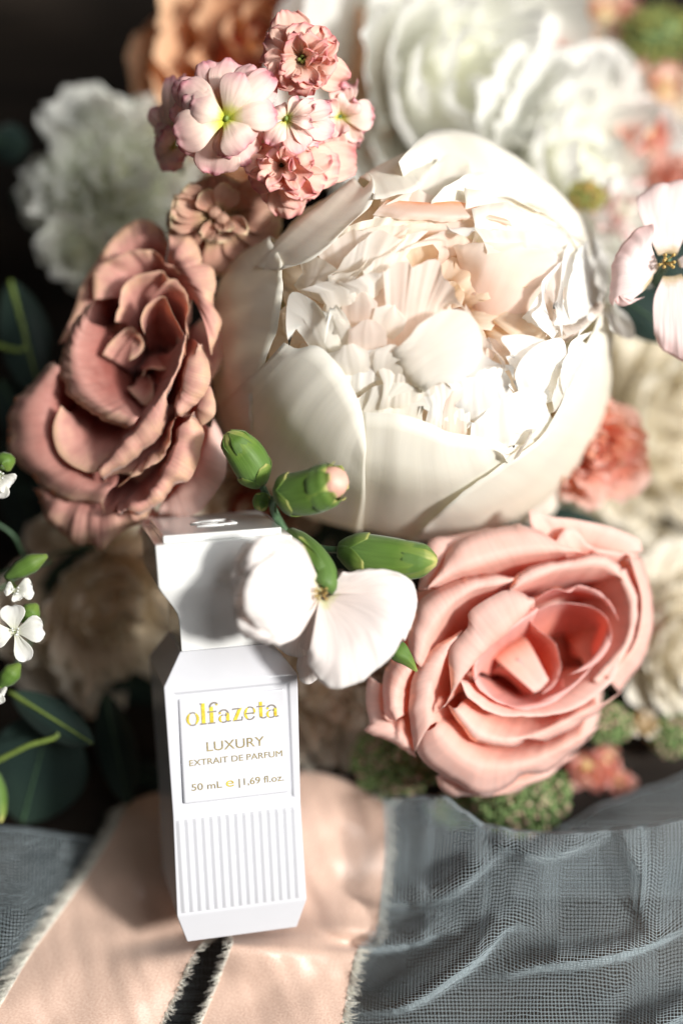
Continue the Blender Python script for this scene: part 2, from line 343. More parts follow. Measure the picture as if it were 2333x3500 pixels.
# the embossed three stroke mark on the cap top (local x, z), 0.03 proud
def bar(x0, z0, x1, z1, w=.045, y=6.60):
    return tube([(x0, y, z0), (x1, y, z1)], w, 8, 2)
mk = join([bar(-.52, .30, -.26, .62), bar(-.26, .62, .36, .62, .05), bar(-.52, .30, .08, .02), bar(.08, .02, .50, .02, .05), bar(-.30, -.02, .10, .35), bar(.50, .02, .36, .62), bar(-.30, -.02, -.30, .30, .03), bar(-.44, -.05, .20, -.05, .05)])
mk = ([Vector((p[0] - .02, 6.60 + (p[1] - 6.60) * .7, -(p[2] - .28) + .05)) for p in mk[0]], [f[::-1] for f in mk[1]], mk[2])
mesh_obj('embossed_mark', mk[0], mk[1], M['cap'], cap)

# lettering (flat foil slightly proud of the label)
LZ = 1.56
def outline_mesh(polys, z=LZ + .006, thick=.012):
    """each poly: (outer ring, [holes]) -> extruded via a curve object"""
    cu = bpy.data.curves.new('g', 'CURVE'); cu.dimensions = '2D'; cu.fill_mode = 'BOTH'; cu.extrude = thick / 2
    for ring in polys:
        sp = cu.splines.new('POLY'); sp.points.add(len(ring) - 1); sp.use_cyclic_u = True
        for q, (x, y) in zip(sp.points, ring): q.co = (x, y, 0, 1)
    o = bpy.data.objects.new('g', cu); scene.collection.objects.link(o)
    dg = bpy.context.evaluated_depsgraph_get(); me = bpy.data.meshes.new_from_object(o.evaluated_get(dg))
    V = [(p.co.x, p.co.y, p.co.z + z) for p in me.vertices]; F = [tuple(p.vertices) for p in me.polygons]
    bpy.data.objects.remove(o); return V, F
def ell(cx, cy, rx, ry, n=22, a0=0, a1=360):
    return [(cx + rx * math.cos(R(a0 + (a1 - a0) * i / n)), cy + ry * math.sin(R(a0 + (a1 - a0) * i / n))) for i in range(n if a1 - a0 == 360 else n + 1)]
def stem_(x, y0, y1, w): return [(x - w / 2, y0), (x + w / 2, y0), (x + w / 2, y1), (x - w / 2, y1)]
def crescent(cx, cy, rx, ry, t, side, a=68):
    """thick lune on one side of an oval bowl"""
    s = 1 if side > 0 else -1
    o_ = [(cx + s * rx * math.cos(R(d)), cy + ry * math.sin(R(d))) for d in range(-a, a + 1, 8)]
    i_ = [(cx + s * (rx - t) * math.cos(R(d)), cy + ry * .96 * math.sin(R(d))) for d in range(a, -a - 1, -8)]
    return o_ + i_
def hair(pts, w=.014):
    a = []; b = []
    for i, p in enumerate(pts):
        q0 = pts[max(i - 1, 0)]; q1 = pts[min(i + 1, len(pts) - 1)]; dx, dy = q1[0] - q0[0], q1[1] - q0[1]; l = math.hypot(dx, dy) or 1
        a.append((p[0] - dy / l * w, p[1] + dx / l * w)); b.append((p[0] + dy / l * w, p[1] - dx / l * w))
    return a + b[::-1]
XH = .30
def letter(ch, x):
    """display letters with thick stems and hairline joins; returns polygons and advance (unit x-height .30)"""
    W, H_ = [], []
    c = XH / 2; arc = lambda cx, cy, rx, ry, a, b: [(cx + rx * math.cos(R(a + (b - a) * i / 14)), cy + ry * math.sin(R(a + (b - a) * i / 14))) for i in range(15)]
    if ch == 'o':
        W += [crescent(x + .15, c, .15, .155, .062, -1), crescent(x + .15, c, .15, .155, .062, 1)]; H_ += [hair(arc(x + .15, c, .135, .150, 62, 118)), hair(arc(x + .15, c, .135, .150, 242, 298))]; adv = .34
    elif ch == 'l':
        W += [stem_(x + .06, 0, .50, .085)]; H_ += [hair([(x - .02, .008), (x + .13, .008)]), hair([(x - .01, .49), (x + .03, .49)])]; adv = .18
    elif ch == 'f':
        W += [stem_(x + .07, 0, .40, .085)]; H_ += [hair([(x - .02, .008), (x + .15, .008)]), hair([(x - .02, XH - .02), (x + .19, XH - .02)]), hair(arc(x + .14, .39, .10, .10, 180, 40), .018)]; W += [ell(x + .20, .445, .028, .028, 10)]; adv = .23
    elif ch == 'a':
        W += [stem_(x + .215, .02, .22, .075), crescent(x + .10, .085, .10, .09, .055, -1)]; H_ += [hair(arc(x + .125, .20, .105, .095, 0, 150), .016), hair(arc(x + .12, .085, .10, .088, 60, 120)), hair(arc(x + .12, .085, .10, .085, 240, 320)), hair([(x + .10, .172), (x + .20, .18)]), hair([(x + .215, .01), (x + .29, .02)])]; W += [ell(x + .035, .225, .03, .03, 10)]; adv = .31
    elif ch == 'z':
        W += [[(x + .02, .0), (x + .105, .0), (x + .245, XH), (x + .16, XH)]]; H_ += [hair([(x + .03, .27), (x + .03, XH - .01), (x + .2, XH - .01)]), hair([(x + .05, .01), (x + .24, .01), (x + .25, .09)])]; adv = .29
    elif ch == 'e':
        W += [crescent(x + .14, c, .14, .155, .065, -1, 74), crescent(x + .145, c + .045, .125, .10, .045, 1, 50)]; H_ += [hair([(x + .03, c - .0), (x + .25, c)]), hair(arc(x + .14, c, .125, .15, 50, 110)), hair(arc(x + .14, c, .125, .148, 240, 325))]; adv = .31
    elif ch == 't':
        W += [stem_(x + .09, .03, .40, .075)]; H_ += [hair([(x + .0, XH - .01), (x + .19, XH - .01)]), hair(arc(x + .15, .06, .07, .055, 190, 330))]; adv = .215
    return W, H_, adv
x = -1.09
for ch in 'olfazeta':
    W, H_, adv = letter(ch, x)
    V, F = outline_mesh([[(px, 2.15 + py + .0) for px, py in r] for r in W]); g = mesh_obj('letter', V, F, M['gold'], bt, smooth=False)
    V, F = outline_mesh([[(px, 2.15 + py) for px, py in r] for r in H_], z=LZ + .009); mesh_obj('hairline', V, F, M['ink'], g, smooth=False)
    x += adv * 1.0
def text(body, x0, x1, y, h, wname, m='goldline', sy=1.0):
    cu = bpy.data.curves.new('t', 'FONT'); cu.body = body; cu.size = 1; cu.extrude = .004; cu.offset = -.004
    o = bpy.data.objects.new('t', cu); scene.collection.objects.link(o)
    dg = bpy.context.evaluated_depsgraph_get(); me = bpy.data.meshes.new_from_object(o.evaluated_get(dg))
    xs = [p.co.x for p in me.vertices]; ys = [p.co.y for p in me.vertices]
    bx0, bx1, by1 = min(xs), max(xs), .73
    V = [(x0 + (p.co.x - bx0) / (bx1 - bx0) * (x1 - x0), y + p.co.y / by1 * h, LZ + .006 + p.co.z) for p in me.vertices]
    F = [tuple(p.vertices) for p in me.polygons]; bpy.data.objects.remove(o)
    mesh_obj(wname, V, F, M[m], bt, smooth=False)['kind'] = 'stuff'
text('LUXURY', -.65, .70, 1.49, .235, 'lettering')
text('EXTRAIT DE PARFUM', -1.07, 1.12, 1.18, .15, 'lettering')
text('50 mL', -1.05, -.34, .58, .17, 'lettering')
text('e', -.24, -.06, .58, .235, 'lettering', 'gold')
text('|', .06, .085, .58, .17, 'lettering')
text('1,69 fl.oz.', .18, 1.13, .58, .17, 'lettering')

# ------------------------------------------------------------------ satin ribbons
m, nt, out = mat('blush_satin'); L = nt.links.new
uv = N(nt, 'ShaderNodeUVMap'); mp = N(nt, 'ShaderNodeMapping'); mp.inputs['Scale'].default_value = (70, 260, 1); L(uv.outputs[0], mp.inputs[0])
w1 = N(nt, 'ShaderNodeTexNoise', Scale=1.0, Detail=2.0); L(mp.outputs[0], w1.inputs['Vector'])
tc = N(nt, 'ShaderNodeTexCoord'); w2 = N(nt, 'ShaderNodeTexNoise', Scale=.8, Detail=3.0); L(tc.outputs['Object'], w2.inputs['Vector'])
c = ramp(nt, [(.3, (.60, .39, .30)), (.7, (.80, .60, .49))], w1.outputs[0])
p = N(nt, 'ShaderNodeBsdfPrincipled'); L(c, p.inputs['Base Color']); p.inputs['Roughness'].default_value = .29; p.inputs['Specular IOR Level'].default_value = .5
p.inputs['Anisotropic'].default_value = .5; p.inputs['Sheen Weight'].default_value = .25
b = N(nt, 'ShaderNodeBump', Strength=.22, Distance=.02); L(w1.outputs[0], b.inputs['Height']); L(b.outputs[0], p.inputs['Normal'])
t = N(nt, 'ShaderNodeBsdfTranslucent'); L(c, t.inputs[0]); mix = N(nt, 'ShaderNodeMixShader'); mix.inputs[0].default_value = .12
L(p.outputs[0], mix.inputs[1]); L(t.outputs[0], mix.inputs[2]); L(mix.outputs[0], out.inputs[0]); M['satin'] = m
M['fray'] = plain_mat('frayed_thread', (.96, .92, .85), .6, nvar=.1, trans=.45)
def hs(h, n): return [h] * n if not isinstance(h, list) else h
def cloth(rows, nu, nv, parent, name, m, seed, amp=.10):
    R_ = [[on_table('P', x, y, h) for (x, y), h in zip(pts, hs(hh, len(pts)))] for hh, pts in rows]
    v, f, uv = patch(R_, nu, nv, ruffle=0, rough=0)
    v = [p + Vector((0, 0, amp * 2 * noise.noise(Vector((p.x * .7, p.y * 1.1, seed))) + amp * .55 * noise.noise(Vector((p.x * 2.2 + p.y * 1.0, (p.y - p.x) * .35, seed + 9))) + amp * .22 * noise.noise(Vector((p.x * 2.2, p.y * 2.2, seed + 4))))) for p in v]
    return v, f, uv
def fray(v, nu, nv, col, outdir, parent, n=900, L0=.34, seed=1, jr=(0, 1)):
    rnd = random.Random(seed); P_ = []
    edge = [v[j * nu + col] for j in range(nv)]
    inner = [v[j * nu + (col + (1 if col == 0 else -1) * 2)] for j in range(nv)]
    for k in range(n):
        t = rnd.uniform(*jr) * (nv - 1.001); j = int(t); a = edge[j].lerp(edge[j + 1], t - j); b = inner[j].lerp(inner[j + 1], t - j)
        d = (a - b).normalized(); tn = (edge[j + 1] - edge[j]).normalized()
        ln = L0 * rnd.uniform(.35, 1.15) * (1 + .35 * math.sin(t * 1.7)); q = d * ln + tn * rnd.gauss(.12, .16) * ln * 1.6 + Vector((0, 0, rnd.gauss(.03, .09)))
        a = a - d * .05
        P_.append(tube([a, a + q * .55 + Vector((rnd.gauss(0, .015), rnd.gauss(0, .015), .02)), a + q], [.010, .009, .004], 3, 4, cap=False))
    V, F, U = join(P_); o = mesh_obj('frayed_edge', V, F, M['fray'], parent, uvs=U); o['kind'] = 'stuff'
rb = thing('satin_ribbon', 'blush satin ribbon tail with frayed edges under the bottle, right of the dark gap', 'ribbon', tuple(on_table('P', 700, 2100, 0)), 'blush satin ribbon tails')
rowsR = [(.2, [(520, 1830), (700, 1810), (800, 1830), (884, 1880)]), ([1.0, 1.3, 1.2, 1.1], [(500, 1800), (690, 1775), (790, 1792), (888, 1846)]),
         ([1.4, 1.9, 1.9, 1.7], [(520, 1880), (700, 1860), (800, 1880), (892, 1930)]), ([1.2, 2.0, 1.9, 1.6], [(520, 1990), (700, 1990), (800, 2000), (884, 2020)]),
         ([.7, 1.6, 2.0, 1.9], [(520, 2080), (700, 2080), (790, 2090), (874, 2100)]), ([.8, 1.9, 2.3, 2.1], [(520, 2125), (700, 2132), (790, 2135), (868, 2146)]),
         ([2.5, 2.4, 2.0, 1.5], [(530, 2158), (700, 2160), (790, 2165), (850, 2168)]), ([3.0, 2.8, 2.5, 2.3], [(526, 2180), (680, 2195), (770, 2190), (822, 2186)]),
         ([2.3, 2.5, 2.6, 2.5], [(500, 2250), (640, 2260), (740, 2260), (808, 2250)]), ([2.4, 2.5, 2.6, 2.6], [(458, 2352), (620, 2350), (720, 2352), (790, 2345)]), ([2.5, 2.5, 2.6, 2.6], [(430, 2430), (600, 2430), (700, 2430), (775, 2430)])]
v, f, uv = cloth(rowsR, 60, 110, rb, 'fabric', 'satin', 3); mesh_obj('ribbon_fabric', v, f, M['satin'], rb, uvs=uv)
fray(v, 60, 110, 59, 1, rb, 1500, .26, 3, (.08, 1)); fray(v, 60, 110, 0, 1, rb, 420, .19, 4, (.62, 1))
rb = thing('satin_ribbon', 'blush satin ribbon tail with long frayed edge left of the bottle, lower left corner', 'ribbon', tuple(on_table('P', 300, 2150, 0)), 'blush satin ribbon tails')
rowsL = [(.3, [(330, 1870), (400, 1850), (520, 1850)]), (.9, [(300, 1838), (370, 1822), (520, 1825)]), ([1.3, 1.6, 1.5], [(262, 1905), (360, 1890), (520, 1890)]),
         ([1.5, 1.7, 1.3], [(212, 1990), (350, 1985), (530, 1990)]), ([1.9, 1.7, 1.0], [(148, 2080), (310, 2080), (530, 2080)]), ([2.1, 2.1, 1.2], [(105, 2140), (280, 2150), (500, 2140)]),
         ([2.3, 2.6, 3.0], [(62, 2200), (250, 2210), (448, 2192)]), ([2.6, 2.7, 2.6], [(10, 2290), (200, 2300), (402, 2290)]), ([2.7, 2.6, 2.4], [(-40, 2370), (180, 2370), (366, 2365)]), (2.6, [(-80, 2440), (170, 2440), (338, 2440)])]
v, f, uv = cloth(rowsL, 60, 110, rb, 'fabric', 'satin', 8); mesh_obj('ribbon_fabric', v, f, M['satin'], rb, uvs=uv)
fray(v, 60, 110, 0, 1, rb, 1700, .36, 5, (.1, 1)); fray(v, 60, 110, 59, 1, rb, 420, .19, 6, (.55, 1))

# ------------------------------------------------------------------ tulle: real threads
M['thread'] = plain_mat('tulle_thread', (.50, .59, .63), .5, nvar=.05, nscale=1, trans=.35)
def interp(curve, x):
    if x <= curve[0][0]: return curve[0][1]
    for (a, b), (c, d) in zip(curve, curve[1:]):
        if x <= c:
            t = (x - a) / (c - a); t = t * t * (3 - 2 * t) * .5 + t * .5; return b + (d - b) * t
    return curve[-1][1]
def seg_d(px, py, poly):
    """distance to a polyline, signed side and position along it 0..1"""
    best = 1e18; sd = 0; tp = 0; n = len(poly) - 1
    for k in range(n):
        (ax, ay), (bx, by) = poly[k], poly[k + 1]; dx, dy = bx - ax, by - ay; l2 = dx * dx + dy * dy
        t = max(0, min(1, ((px - ax) * dx + (py - ay) * dy) / l2)); ex, ey = px - ax - t * dx, py - ay - t * dy; d = ex * ex + ey * ey
        if d < best: best = d; sd = (dx * (py - ay) - dy * (px - ax)) / math.sqrt(l2); tp = (k + t) / n
    return math.sqrt(best), sd, tp
def lin(c, x):
    for (a, b), (d, e) in zip(c, c[1:]):
        if x <= d: return b + (e - b) * max(0, (x - a) / (d - a))
    return c[-1][1]
def smooth_poly(p, n=16): return [(q.x, q.y) for q in spline([Vector((a, b, 0)) for a, b in p], n)]
def tulle(root, view, x0, x1, dx, top, bottom, hfun, sp, seed, rad=.0080, step=4.0, left=None, right=None):
    """threads at equal arc spacing down each column, so the net crowds on steep folds as cloth does"""
    cols = []; xs = []; x = x0
    while x <= x1: xs.append(x); x += dx
    for x in xs:
        pts = []; y = bottom; yt = interp(top, x); acc = 0; last = None; nxt = 0
        while y > yt - 60:
            yy = max(y, yt); over = max(0, yt - y)
            xx = x + 10 * math.sin(yy * .004 + seed) + 5 * math.sin(x * .01 + yy * .013)
            h = hfun(xx, yy) - over * .025
            q = on_table(view, xx, yt - over * .12 if over else y, h)
            if last is not None: acc += (q - last).length
            ok = (left is None or xx >= interp(left, yy)) and (right is None or xx <= interp(right, yy))
            while acc >= nxt: pts.append(q if ok else None); nxt += sp
            last = q; y -= step
        cols.append(pts)
    P_ = []
    def runs(seq):
        run = []
        for q in list(seq) + [None]:
            if q is not None: run.append(q)
            else:
                if len(run) > 2: P_.append(tube_fast(run, rad))
                run = []
    for pts in cols: runs(pts)
    for j in range(max(len(c) for c in cols)): runs([c[j] if j < len(c) else None for c in cols])
    V, F, U = join(P_); o = mesh_obj('tulle_layer', V, F, M['thread'], root); o['kind'] = 'stuff'; return o
def tube_fast(pts, r):
    V = []; m = len(pts)
    for i, p in enumerate(pts):
        t = pts[min(i + 1, m - 1)] - pts[max(i - 1, 0)]
        a = Vector((-t.y, t.x, 0)); l = a.length; a = a / l if l > 1e-6 else Vector((1, 0, 0))
        b = t.cross(a); b = b / b.length if b.length > 1e-9 else Vector((0, 0, 1))
        V += [p + a * r, p - a * r * .5 + b * r * .87, p - a * r * .5 - b * r * .87]
    F = [(i * 3 + k, i * 3 + (k + 1) % 3, i * 3 + 3 + (k + 1) % 3, i * 3 + 3 + k) for i in range(m - 1) for k in range(3)]
    return V, F, []
ridges = [([(120, 560), (300, 600), (420, 606), (500, 590), (580, 545), (680, 460), (785, 370), (900, 300)], .75, 40), ([(700, 300), (785, 360), (900, 400), (1000, 400), (1100, 365), (1300, 290)], .6, 36),
          ([(60, 805), (300, 797), (420, 775), (500, 735), (620, 735)], .75, 32), ([(0, 1080), (250, 1078), (350, 1060), (450, 1010), (600, 905), (700, 820), (780, 725), (850, 700), (990, 735)], 1.0, 34),
          ([(690, 870), (780, 920), (950, 880), (1150, 860), (1350, 812), (1500, 750), (1700, 640)], 1.1, 34), ([(1300, 1190), (1450, 1150), (1600, 1070), (1750, 1000)], .8, 40), ([(1270, 180), (1340, 400), (1390, 500), (1385, 620), (1440, 790)], .55, 27),
          ([(1100, 1080), (1250, 1000), (1400, 930), (1650, 860)], .35, 60)]
ridges = [(smooth_poly(p), a, w) for p, a, w in ridges]
def sm(a, b, x): t = max(0, min(1, (x - a) / (b - a))); return t * t * (3 - 2 * t)
LEFT = [(0, 268), (500, 262), (700, 240), (780, 190), (800, 150), (1000, 120), (1145, 90), (1400, 50)]
def h_main(x, y):
    h = 2.35 + 1.8 * (1 - sm(250, 1100, y)) + .25 * math.sin(x * .004 + 1) * math.sin(y * .005) + .10 * math.sin(x * .011 + y * .009)
    h -= 1.1 * (1 - sm(0, 420, x - interp(LEFT, y))) * (1 - .45 * sm(500, 1100, y))
    for poly, a, w in ridges:
        d, s, t = seg_d(x, y, poly)
        if d < w * 6:
            ww = w * (1.55 - .65 * math.tanh(s / w * 1.5))        # long back slope, steep front slope
            h += a * 1.15 * math.exp(-(d / ww) ** 2) * min(1, 3 * t, 3 * (1 - t)) ** 1.0
    return h
tl = thing('tulle', 'grey blue tulle netting bunched in soft folds along the bottom of the scene', 'tulle', tuple(on_table('T', 800, 900, 0)))
top1 = [(0, 200), (150, 185), (280, 172), (400, 158), (520, 165), (600, 225), (700, 285), (850, 312), (1000, 318), (1150, 318), (1280, 300), (1400, 290), (1620, 250)]
tulle(tl, 'T', 60, 1660, 15.6, top1, 1230, h_main, .089, 1.0, left=LEFT)
def h_low(x, y):
    h = 1.5 + .6 * sm(1950, 2150, y) + .16 * math.sin(x * .012 + 2) + .10 * math.sin(y * .012 + x * .006)
    for poly, a, w in [([(-50, 1960), (60, 1950), (240, 1955)], .35, 22), ([(-50, 2120), (60, 2110), (160, 2060)], .2, 40)]:
        d, s, t = seg_d(x, y, poly); h += a * math.exp(-(d / w) ** 2)
    e = lin([(1900, 250), (2010, 195), (2110, 125), (2200, 62), (2300, 5), (2420, -60)], y)
    return h + .75 - 1.5 * sm(e - 90, e + 10, x)
tulle(tl, 'P', -60, 330, 8.6, [(-60, 1902), (40, 1908), (240, 1935), (400, 1960)], 2420, h_low, .095, 2.3)
def h_gap(x, y): return 1.0 + .1 * math.sin(y * .03)
tulle(tl, 'P', 330, 600, 9.4, [(300, 2120), (620, 2120)], 2420, h_gap, .105, 2.9)
def h_back(x, y): return 1.6 + .35 * math.sin(x * .008) + .3 * math.exp(-((y - 1900) / 60) ** 2)
tulle(tl, 'P', 1180, 1620, 9.5, [(1180, 2040), (1230, 1960), (1300, 1905), (1400, 1850), (1500, 1815), (1620, 1770)], 2060, h_back, .13, 4.0)
# ================================================================== flowers
def fill_bowl(F, cx, cy, n, r0, r1, o0, o1, width, m=None, rnd=None, ov=None, sq=1.0, rot=0.0, **kw):
    """n unseen-order petals round a centre: base near the middle, rim outward; keeps gaps between traced petals filled"""
    rnd = rnd or random.Random(5)
    for k in range(n):
        a = 2 * math.pi * (k * .382 + rnd.uniform(-.04, .04)); t = (k + .5) / n
        ra = r0 + (r1 - r0) * t; w = width * (.7 + .6 * t) * rnd.uniform(.8, 1.2)
        def q(rr, da):
            x = rr * math.cos(a + da); y = rr * math.sin(a + da) * sq
            return (cx + x * math.cos(rot) - y * math.sin(rot), cy + x * math.sin(rot) + y * math.cos(rot))
        ho = o0 + (o1 - o0) * t + rnd.uniform(-.1, .1)
        F.petal((ho - .9, [q(ra * .55, -w * .5), q(ra * .6, 0), q(ra * .55, w * .5)]),
                (ho - .1, [q(ra * .85, -w), q(ra * .95, 0), q(ra * .85, w)]),
                ([ho - .2, ho + .12, ho - .2], [q(ra * .95, -w * .9), q(ra * 1.13, -w * .3), q(ra * 1.12, w * .35), q(ra * .93, w * .9)]), m=m, **kw)
# ---------------- large peony
def pz(x, y):
    r = math.hypot((x - 740) / 722, (y - 672) / 722); return 1.2 + 4.7 * math.sqrt(max(0, 1 - min(1, r) ** 2.3))
P = Flower('peony', 'huge ivory and blush peony, half open, in the middle of the bouquet', 'peony', '4', pz, tuple(at('4', 760, 720, -3.2)), M['peony'], solid=.008)
kg = dict(m=M['guard'], nu=34, nv=20, ruffle=.02, rough=.005, ext=.35)
# guard petals
P.petal((-.5, [(240, 325), (100, 410), (38, 560), (30, 780), (62, 960), (130, 1090)]), (-.05, [(262, 380), (185, 470), (118, 600), (95, 780), (105, 920), (150, 1060)]),
        (.12, [(278, 415), (276, 520), (258, 650), (215, 770), (172, 880), (165, 1010)]), **kg)
P.petal((-.3, [(60, 940), (150, 1130), (320, 1300), (560, 1375)]), (.12, [(120, 860), (260, 1020), (420, 1170), (572, 1260)]), (.25, [(190, 800), (330, 880), (480, 1020), (572, 1130)]),
        (.22, [(280, 700), (330, 722), (400, 712), (470, 775), (530, 870), (562, 950), (578, 1080)]), **kg)
P.petal((-.5, [(500, 1350), (700, 1400), (900, 1390), (1100, 1340), (1230, 1240)]), (.0, [(540, 1180), (720, 1230), (900, 1220), (1080, 1160), (1160, 1080)]),
        (.12, [(560, 1060), (720, 1080), (860, 1090), (1000, 1080), (1100, 1070)]), (.12, [(560, 950), (690, 955), (790, 985), (870, 1020), (960, 1035), (1050, 1055), (1095, 1100)]), **kg)
P.petal((-.3, [(720, 1400), (960, 1385), (1170, 1290), (1330, 1130), (1425, 930), (1448, 700), (1440, 560)]), (.1, [(760, 1390), (950, 1330), (1150, 1220), (1290, 1060), (1370, 880), (1400, 700), (1410, 600)]),
        (.25, [(778, 1370), (880, 1270), (1040, 1150), (1200, 1040), (1280, 900), (1330, 760), (1390, 660)]), **kg)
P.petal((-.9, [(1100, 1340), (1230, 1280), (1270, 1190)]), (-.5, [(1160, 1330), (1240, 1310), (1275, 1220)]), (-.1, [(1180, 1250), (1260, 1200), (1300, 1130)]), **kg)
P.petal((-.5, [(180, 440), (280, 320), (400, 220), (530, 120)]), (.0, [(225, 440), (330, 350), (450, 250), (570, 150)]), (.25, [(270, 440), (370, 400), (470, 320), (575, 190), (600, 110)]),
        (.32, [(280, 425), (370, 410), (440, 360), (500, 295), (585, 215), (607, 130), (575, 85)]), **kg)
P.petal((-.5, [(545, 130), (660, 60), (760, 20), (860, 10)]), (.1, [(590, 130), (680, 90), (780, 60), (850, 50)]), (.35, [(600, 190), (680, 175), (760, 150), (835, 40)]), **kg)
# back shell petals, seen from inside
P.petal((-1.2, [(760, 300), (950, 230), (1150, 280), (1330, 420), (1390, 560)]), (-.3, [(720, 150), (900, 90), (1060, 130), (1230, 250), (1370, 430)]), ([1.0, 1.7, 1.6, 1.0], [(690, 55), (760, -20), (830, -60), (961, -45), (1076, 10), (1158, 68), (1281, 176), (1375, 290), (1395, 345)]), **kg)
P.petal((-1.0, [(820, 320), (1000, 270), (1200, 340), (1330, 480)]), (-.1, [(800, 220), (960, 160), (1130, 200), (1300, 330)]), (.55, [(860, 150), (940, 95), (1060, 110), (1180, 190), (1290, 290), (1360, 400)]), m=M['guard'], ruffle=.05)
P.petal((-.9, [(900, 330), (1050, 290), (1200, 350), (1300, 440)]), (.05, [(930, 220), (1040, 180), (1170, 230), (1300, 340)]), (.35, [(925, 150), (985, 155), (1060, 165), (1150, 215), (1230, 250), (1330, 330), (1370, 390)]), ragged=.02)
P.petal((-.8, [(940, 380), (1060, 330), (1190, 370), (1280, 460)]), (.05, [(960, 290), (1060, 240), (1200, 280), (1320, 370)]), (.25, [(950, 225), (1040, 200), (1110, 215), (1180, 260), (1260, 290), (1330, 370)]), ragged=.03)
P.sq = .85; P.solid = .0; P.lift = -.34; P.dl = .03
# top blush folds
P.petal((-.6, [(600, 330), (760, 320), (920, 330)]), (.1, [(590, 270), (760, 250), (950, 200)]), (.45, [(650, 200), (740, 150), (800, 75), (860, 35), (925, 35), (947, 90), (925, 150)]), m=M['peony'], ruffle=.05, nu=30)
P.petal((-.7, [(560, 330), (760, 330), (1080, 340)]), (.0, [(600, 280), (800, 290), (1060, 300)]), (.3, [(640, 150), (700, 130), (800, 170), (900, 190), (980, 200), (1070, 250)]), m=M['blush'], ruffle=.06, nu=32)
P.petal((.28, [(650, 190), (800, 200), (920, 200), (1080, 262)]), (.38, [(620, 220), (720, 235), (840, 245), (960, 250), (1090, 270)]), (.22, [(600, 245), (680, 258), (760, 262), (860, 268), (960, 262), (1095, 285)]), m=M['blush'], ext=0, ruffle=.05, ragged=.02)
P.petal((-.9, [(460, 420), (620, 400), (760, 350)]), (-.1, [(430, 370), (560, 320), (740, 280)]), (.15, [(420, 330), (500, 290), (600, 258), (700, 255), (800, 265)]), m=M['cream'], ruffle=.05, ragged=.02)
P.petal((-.8, [(440, 470), (560, 450), (700, 400)]), (.0, [(420, 400), (540, 380), (700, 330)]), (.28, [(400, 380), (460, 335), (520, 300), (560, 300), (640, 280), (730, 290)]), m=M['blush'], ragged=.03)
P.petal((-.6, [(330, 520), (420, 560), (520, 520)]), (.0, [(350, 440), (440, 480), (560, 450)]), (.3, [(330, 400), (400, 395), (470, 440), (440, 462), (560, 440), (590, 390)]), ragged=.02)
P.petal((-.8, [(470, 480), (580, 470), (700, 440)]), (.05, [(480, 430), (580, 420), (680, 380)]), (.35, [(500, 400), (560, 340), (620, 300), (700, 330), (740, 290)]), m=M['peony'], ragged=.03)
P.petal((-.8, [(560, 520), (640, 500), (740, 440)]), (.0, [(570, 460), (640, 430), (720, 380)]), (.3, [(560, 440), (620, 400), (680, 370), (745, 310), (800, 300)]), ragged=.03)
P.petal((-1.4, [(700, 440), (780, 420), (860, 400)]), (-.5, [(690, 400), (760, 370), (840, 340)]), (-.1, [(680, 385), (740, 350), (800, 325), (850, 320), (900, 330)]), m=M['amber'], ragged=.05)
P.petal((-.9, [(830, 420), (900, 380), (1060, 370)]), (-.1, [(820, 350), (900, 310), (1060, 300)]), (.25, [(700, 380), (780, 330), (860, 300), (940, 300), (1040, 305), (1150, 330)]), m=M['blush'], ragged=.02)
P.petal((-.4, [(860, 330), (960, 340), (1060, 370)]), (.2, [(865, 300), (930, 290), (1020, 300)]), (.34, [(860, 278), (880, 300), (930, 325), (960, 310), (985, 285)]), m=M['white'], ext=0)
P.petal((-.8, [(1000, 420), (1140, 400), (1260, 420)]), (.1, [(990, 330), (1120, 330), (1270, 380)]), (.35, [(960, 290), (1060, 300), (1160, 310), (1250, 340), (1290, 380)]), ragged=.03)
# the large inner petal on the right of the opening
P.sq = 1.0; P.lift = 0; P.dl = 0
P.petal((-1.7, [(890, 480), (950, 600), (1020, 690), (1100, 740)]), (-.9, [(900, 400), (1000, 500), (1100, 620), (1200, 690)]), (-.2, [(888, 360), (1010, 380), (1180, 440), (1250, 600)]), (.1, [(884, 355), (980, 345), (1100, 340), (1210, 350), (1280, 420), (1290, 520), (1262, 600), (1215, 682)]), m=M['blush'], nu=40, nv=24, ext=.3, ruffle=.05)
P.sq = .8; P.lift = -.12; P.dl = .02
P.petal((-1.0, [(1120, 620), (1180, 660), (1230, 690)]), (.1, [(1170, 560), (1220, 600), (1260, 660)]), (.3, [(1280, 400), (1250, 430), (1200, 490), (1205, 560), (1165, 600), (1190, 640), (1240, 690)]), m=M['white'], ragged=.05)
P.petal((-.8, [(1220, 700), (1290, 700), (1350, 640)]), (.1, [(1240, 560), (1300, 560), (1380, 560)]), (.45, [(1275, 690), (1282, 560), (1280, 430), (1300, 350), (1380, 330), (1430, 380), (1440, 480), (1400, 600), (1330, 680)]), m=M['white'], nu=34, nv=20)
P.petal((-.7, [(1290, 690), (1340, 660), (1400, 560)]), (.25, [(1290, 560), (1340, 540), (1390, 480)]), (.6, [(1300, 480), (1320, 400), (1350, 350), (1385, 330), (1410, 350)]), m=M['white'])
P.petal((-.6, [(1240, 700), (1290, 700)]), (.2, [(1270, 640), (1330, 620), (1390, 560)]), (.55, [(1290, 680), (1350, 650), (1410, 600), (1430, 560)]), m=M['blush'])
P.petal((-.8, [(1390, 600), (1440, 580), (1440, 520)]), (.8, [(1440, 640), (1470, 600), (1450, 560)]), ([1.2, 1.5, 1.1], [(1440, 655), (1490, 680), (1525, 688), (1535, 655), (1510, 600), (1460, 565)]), m=M['white'], nu=18, nv=12)
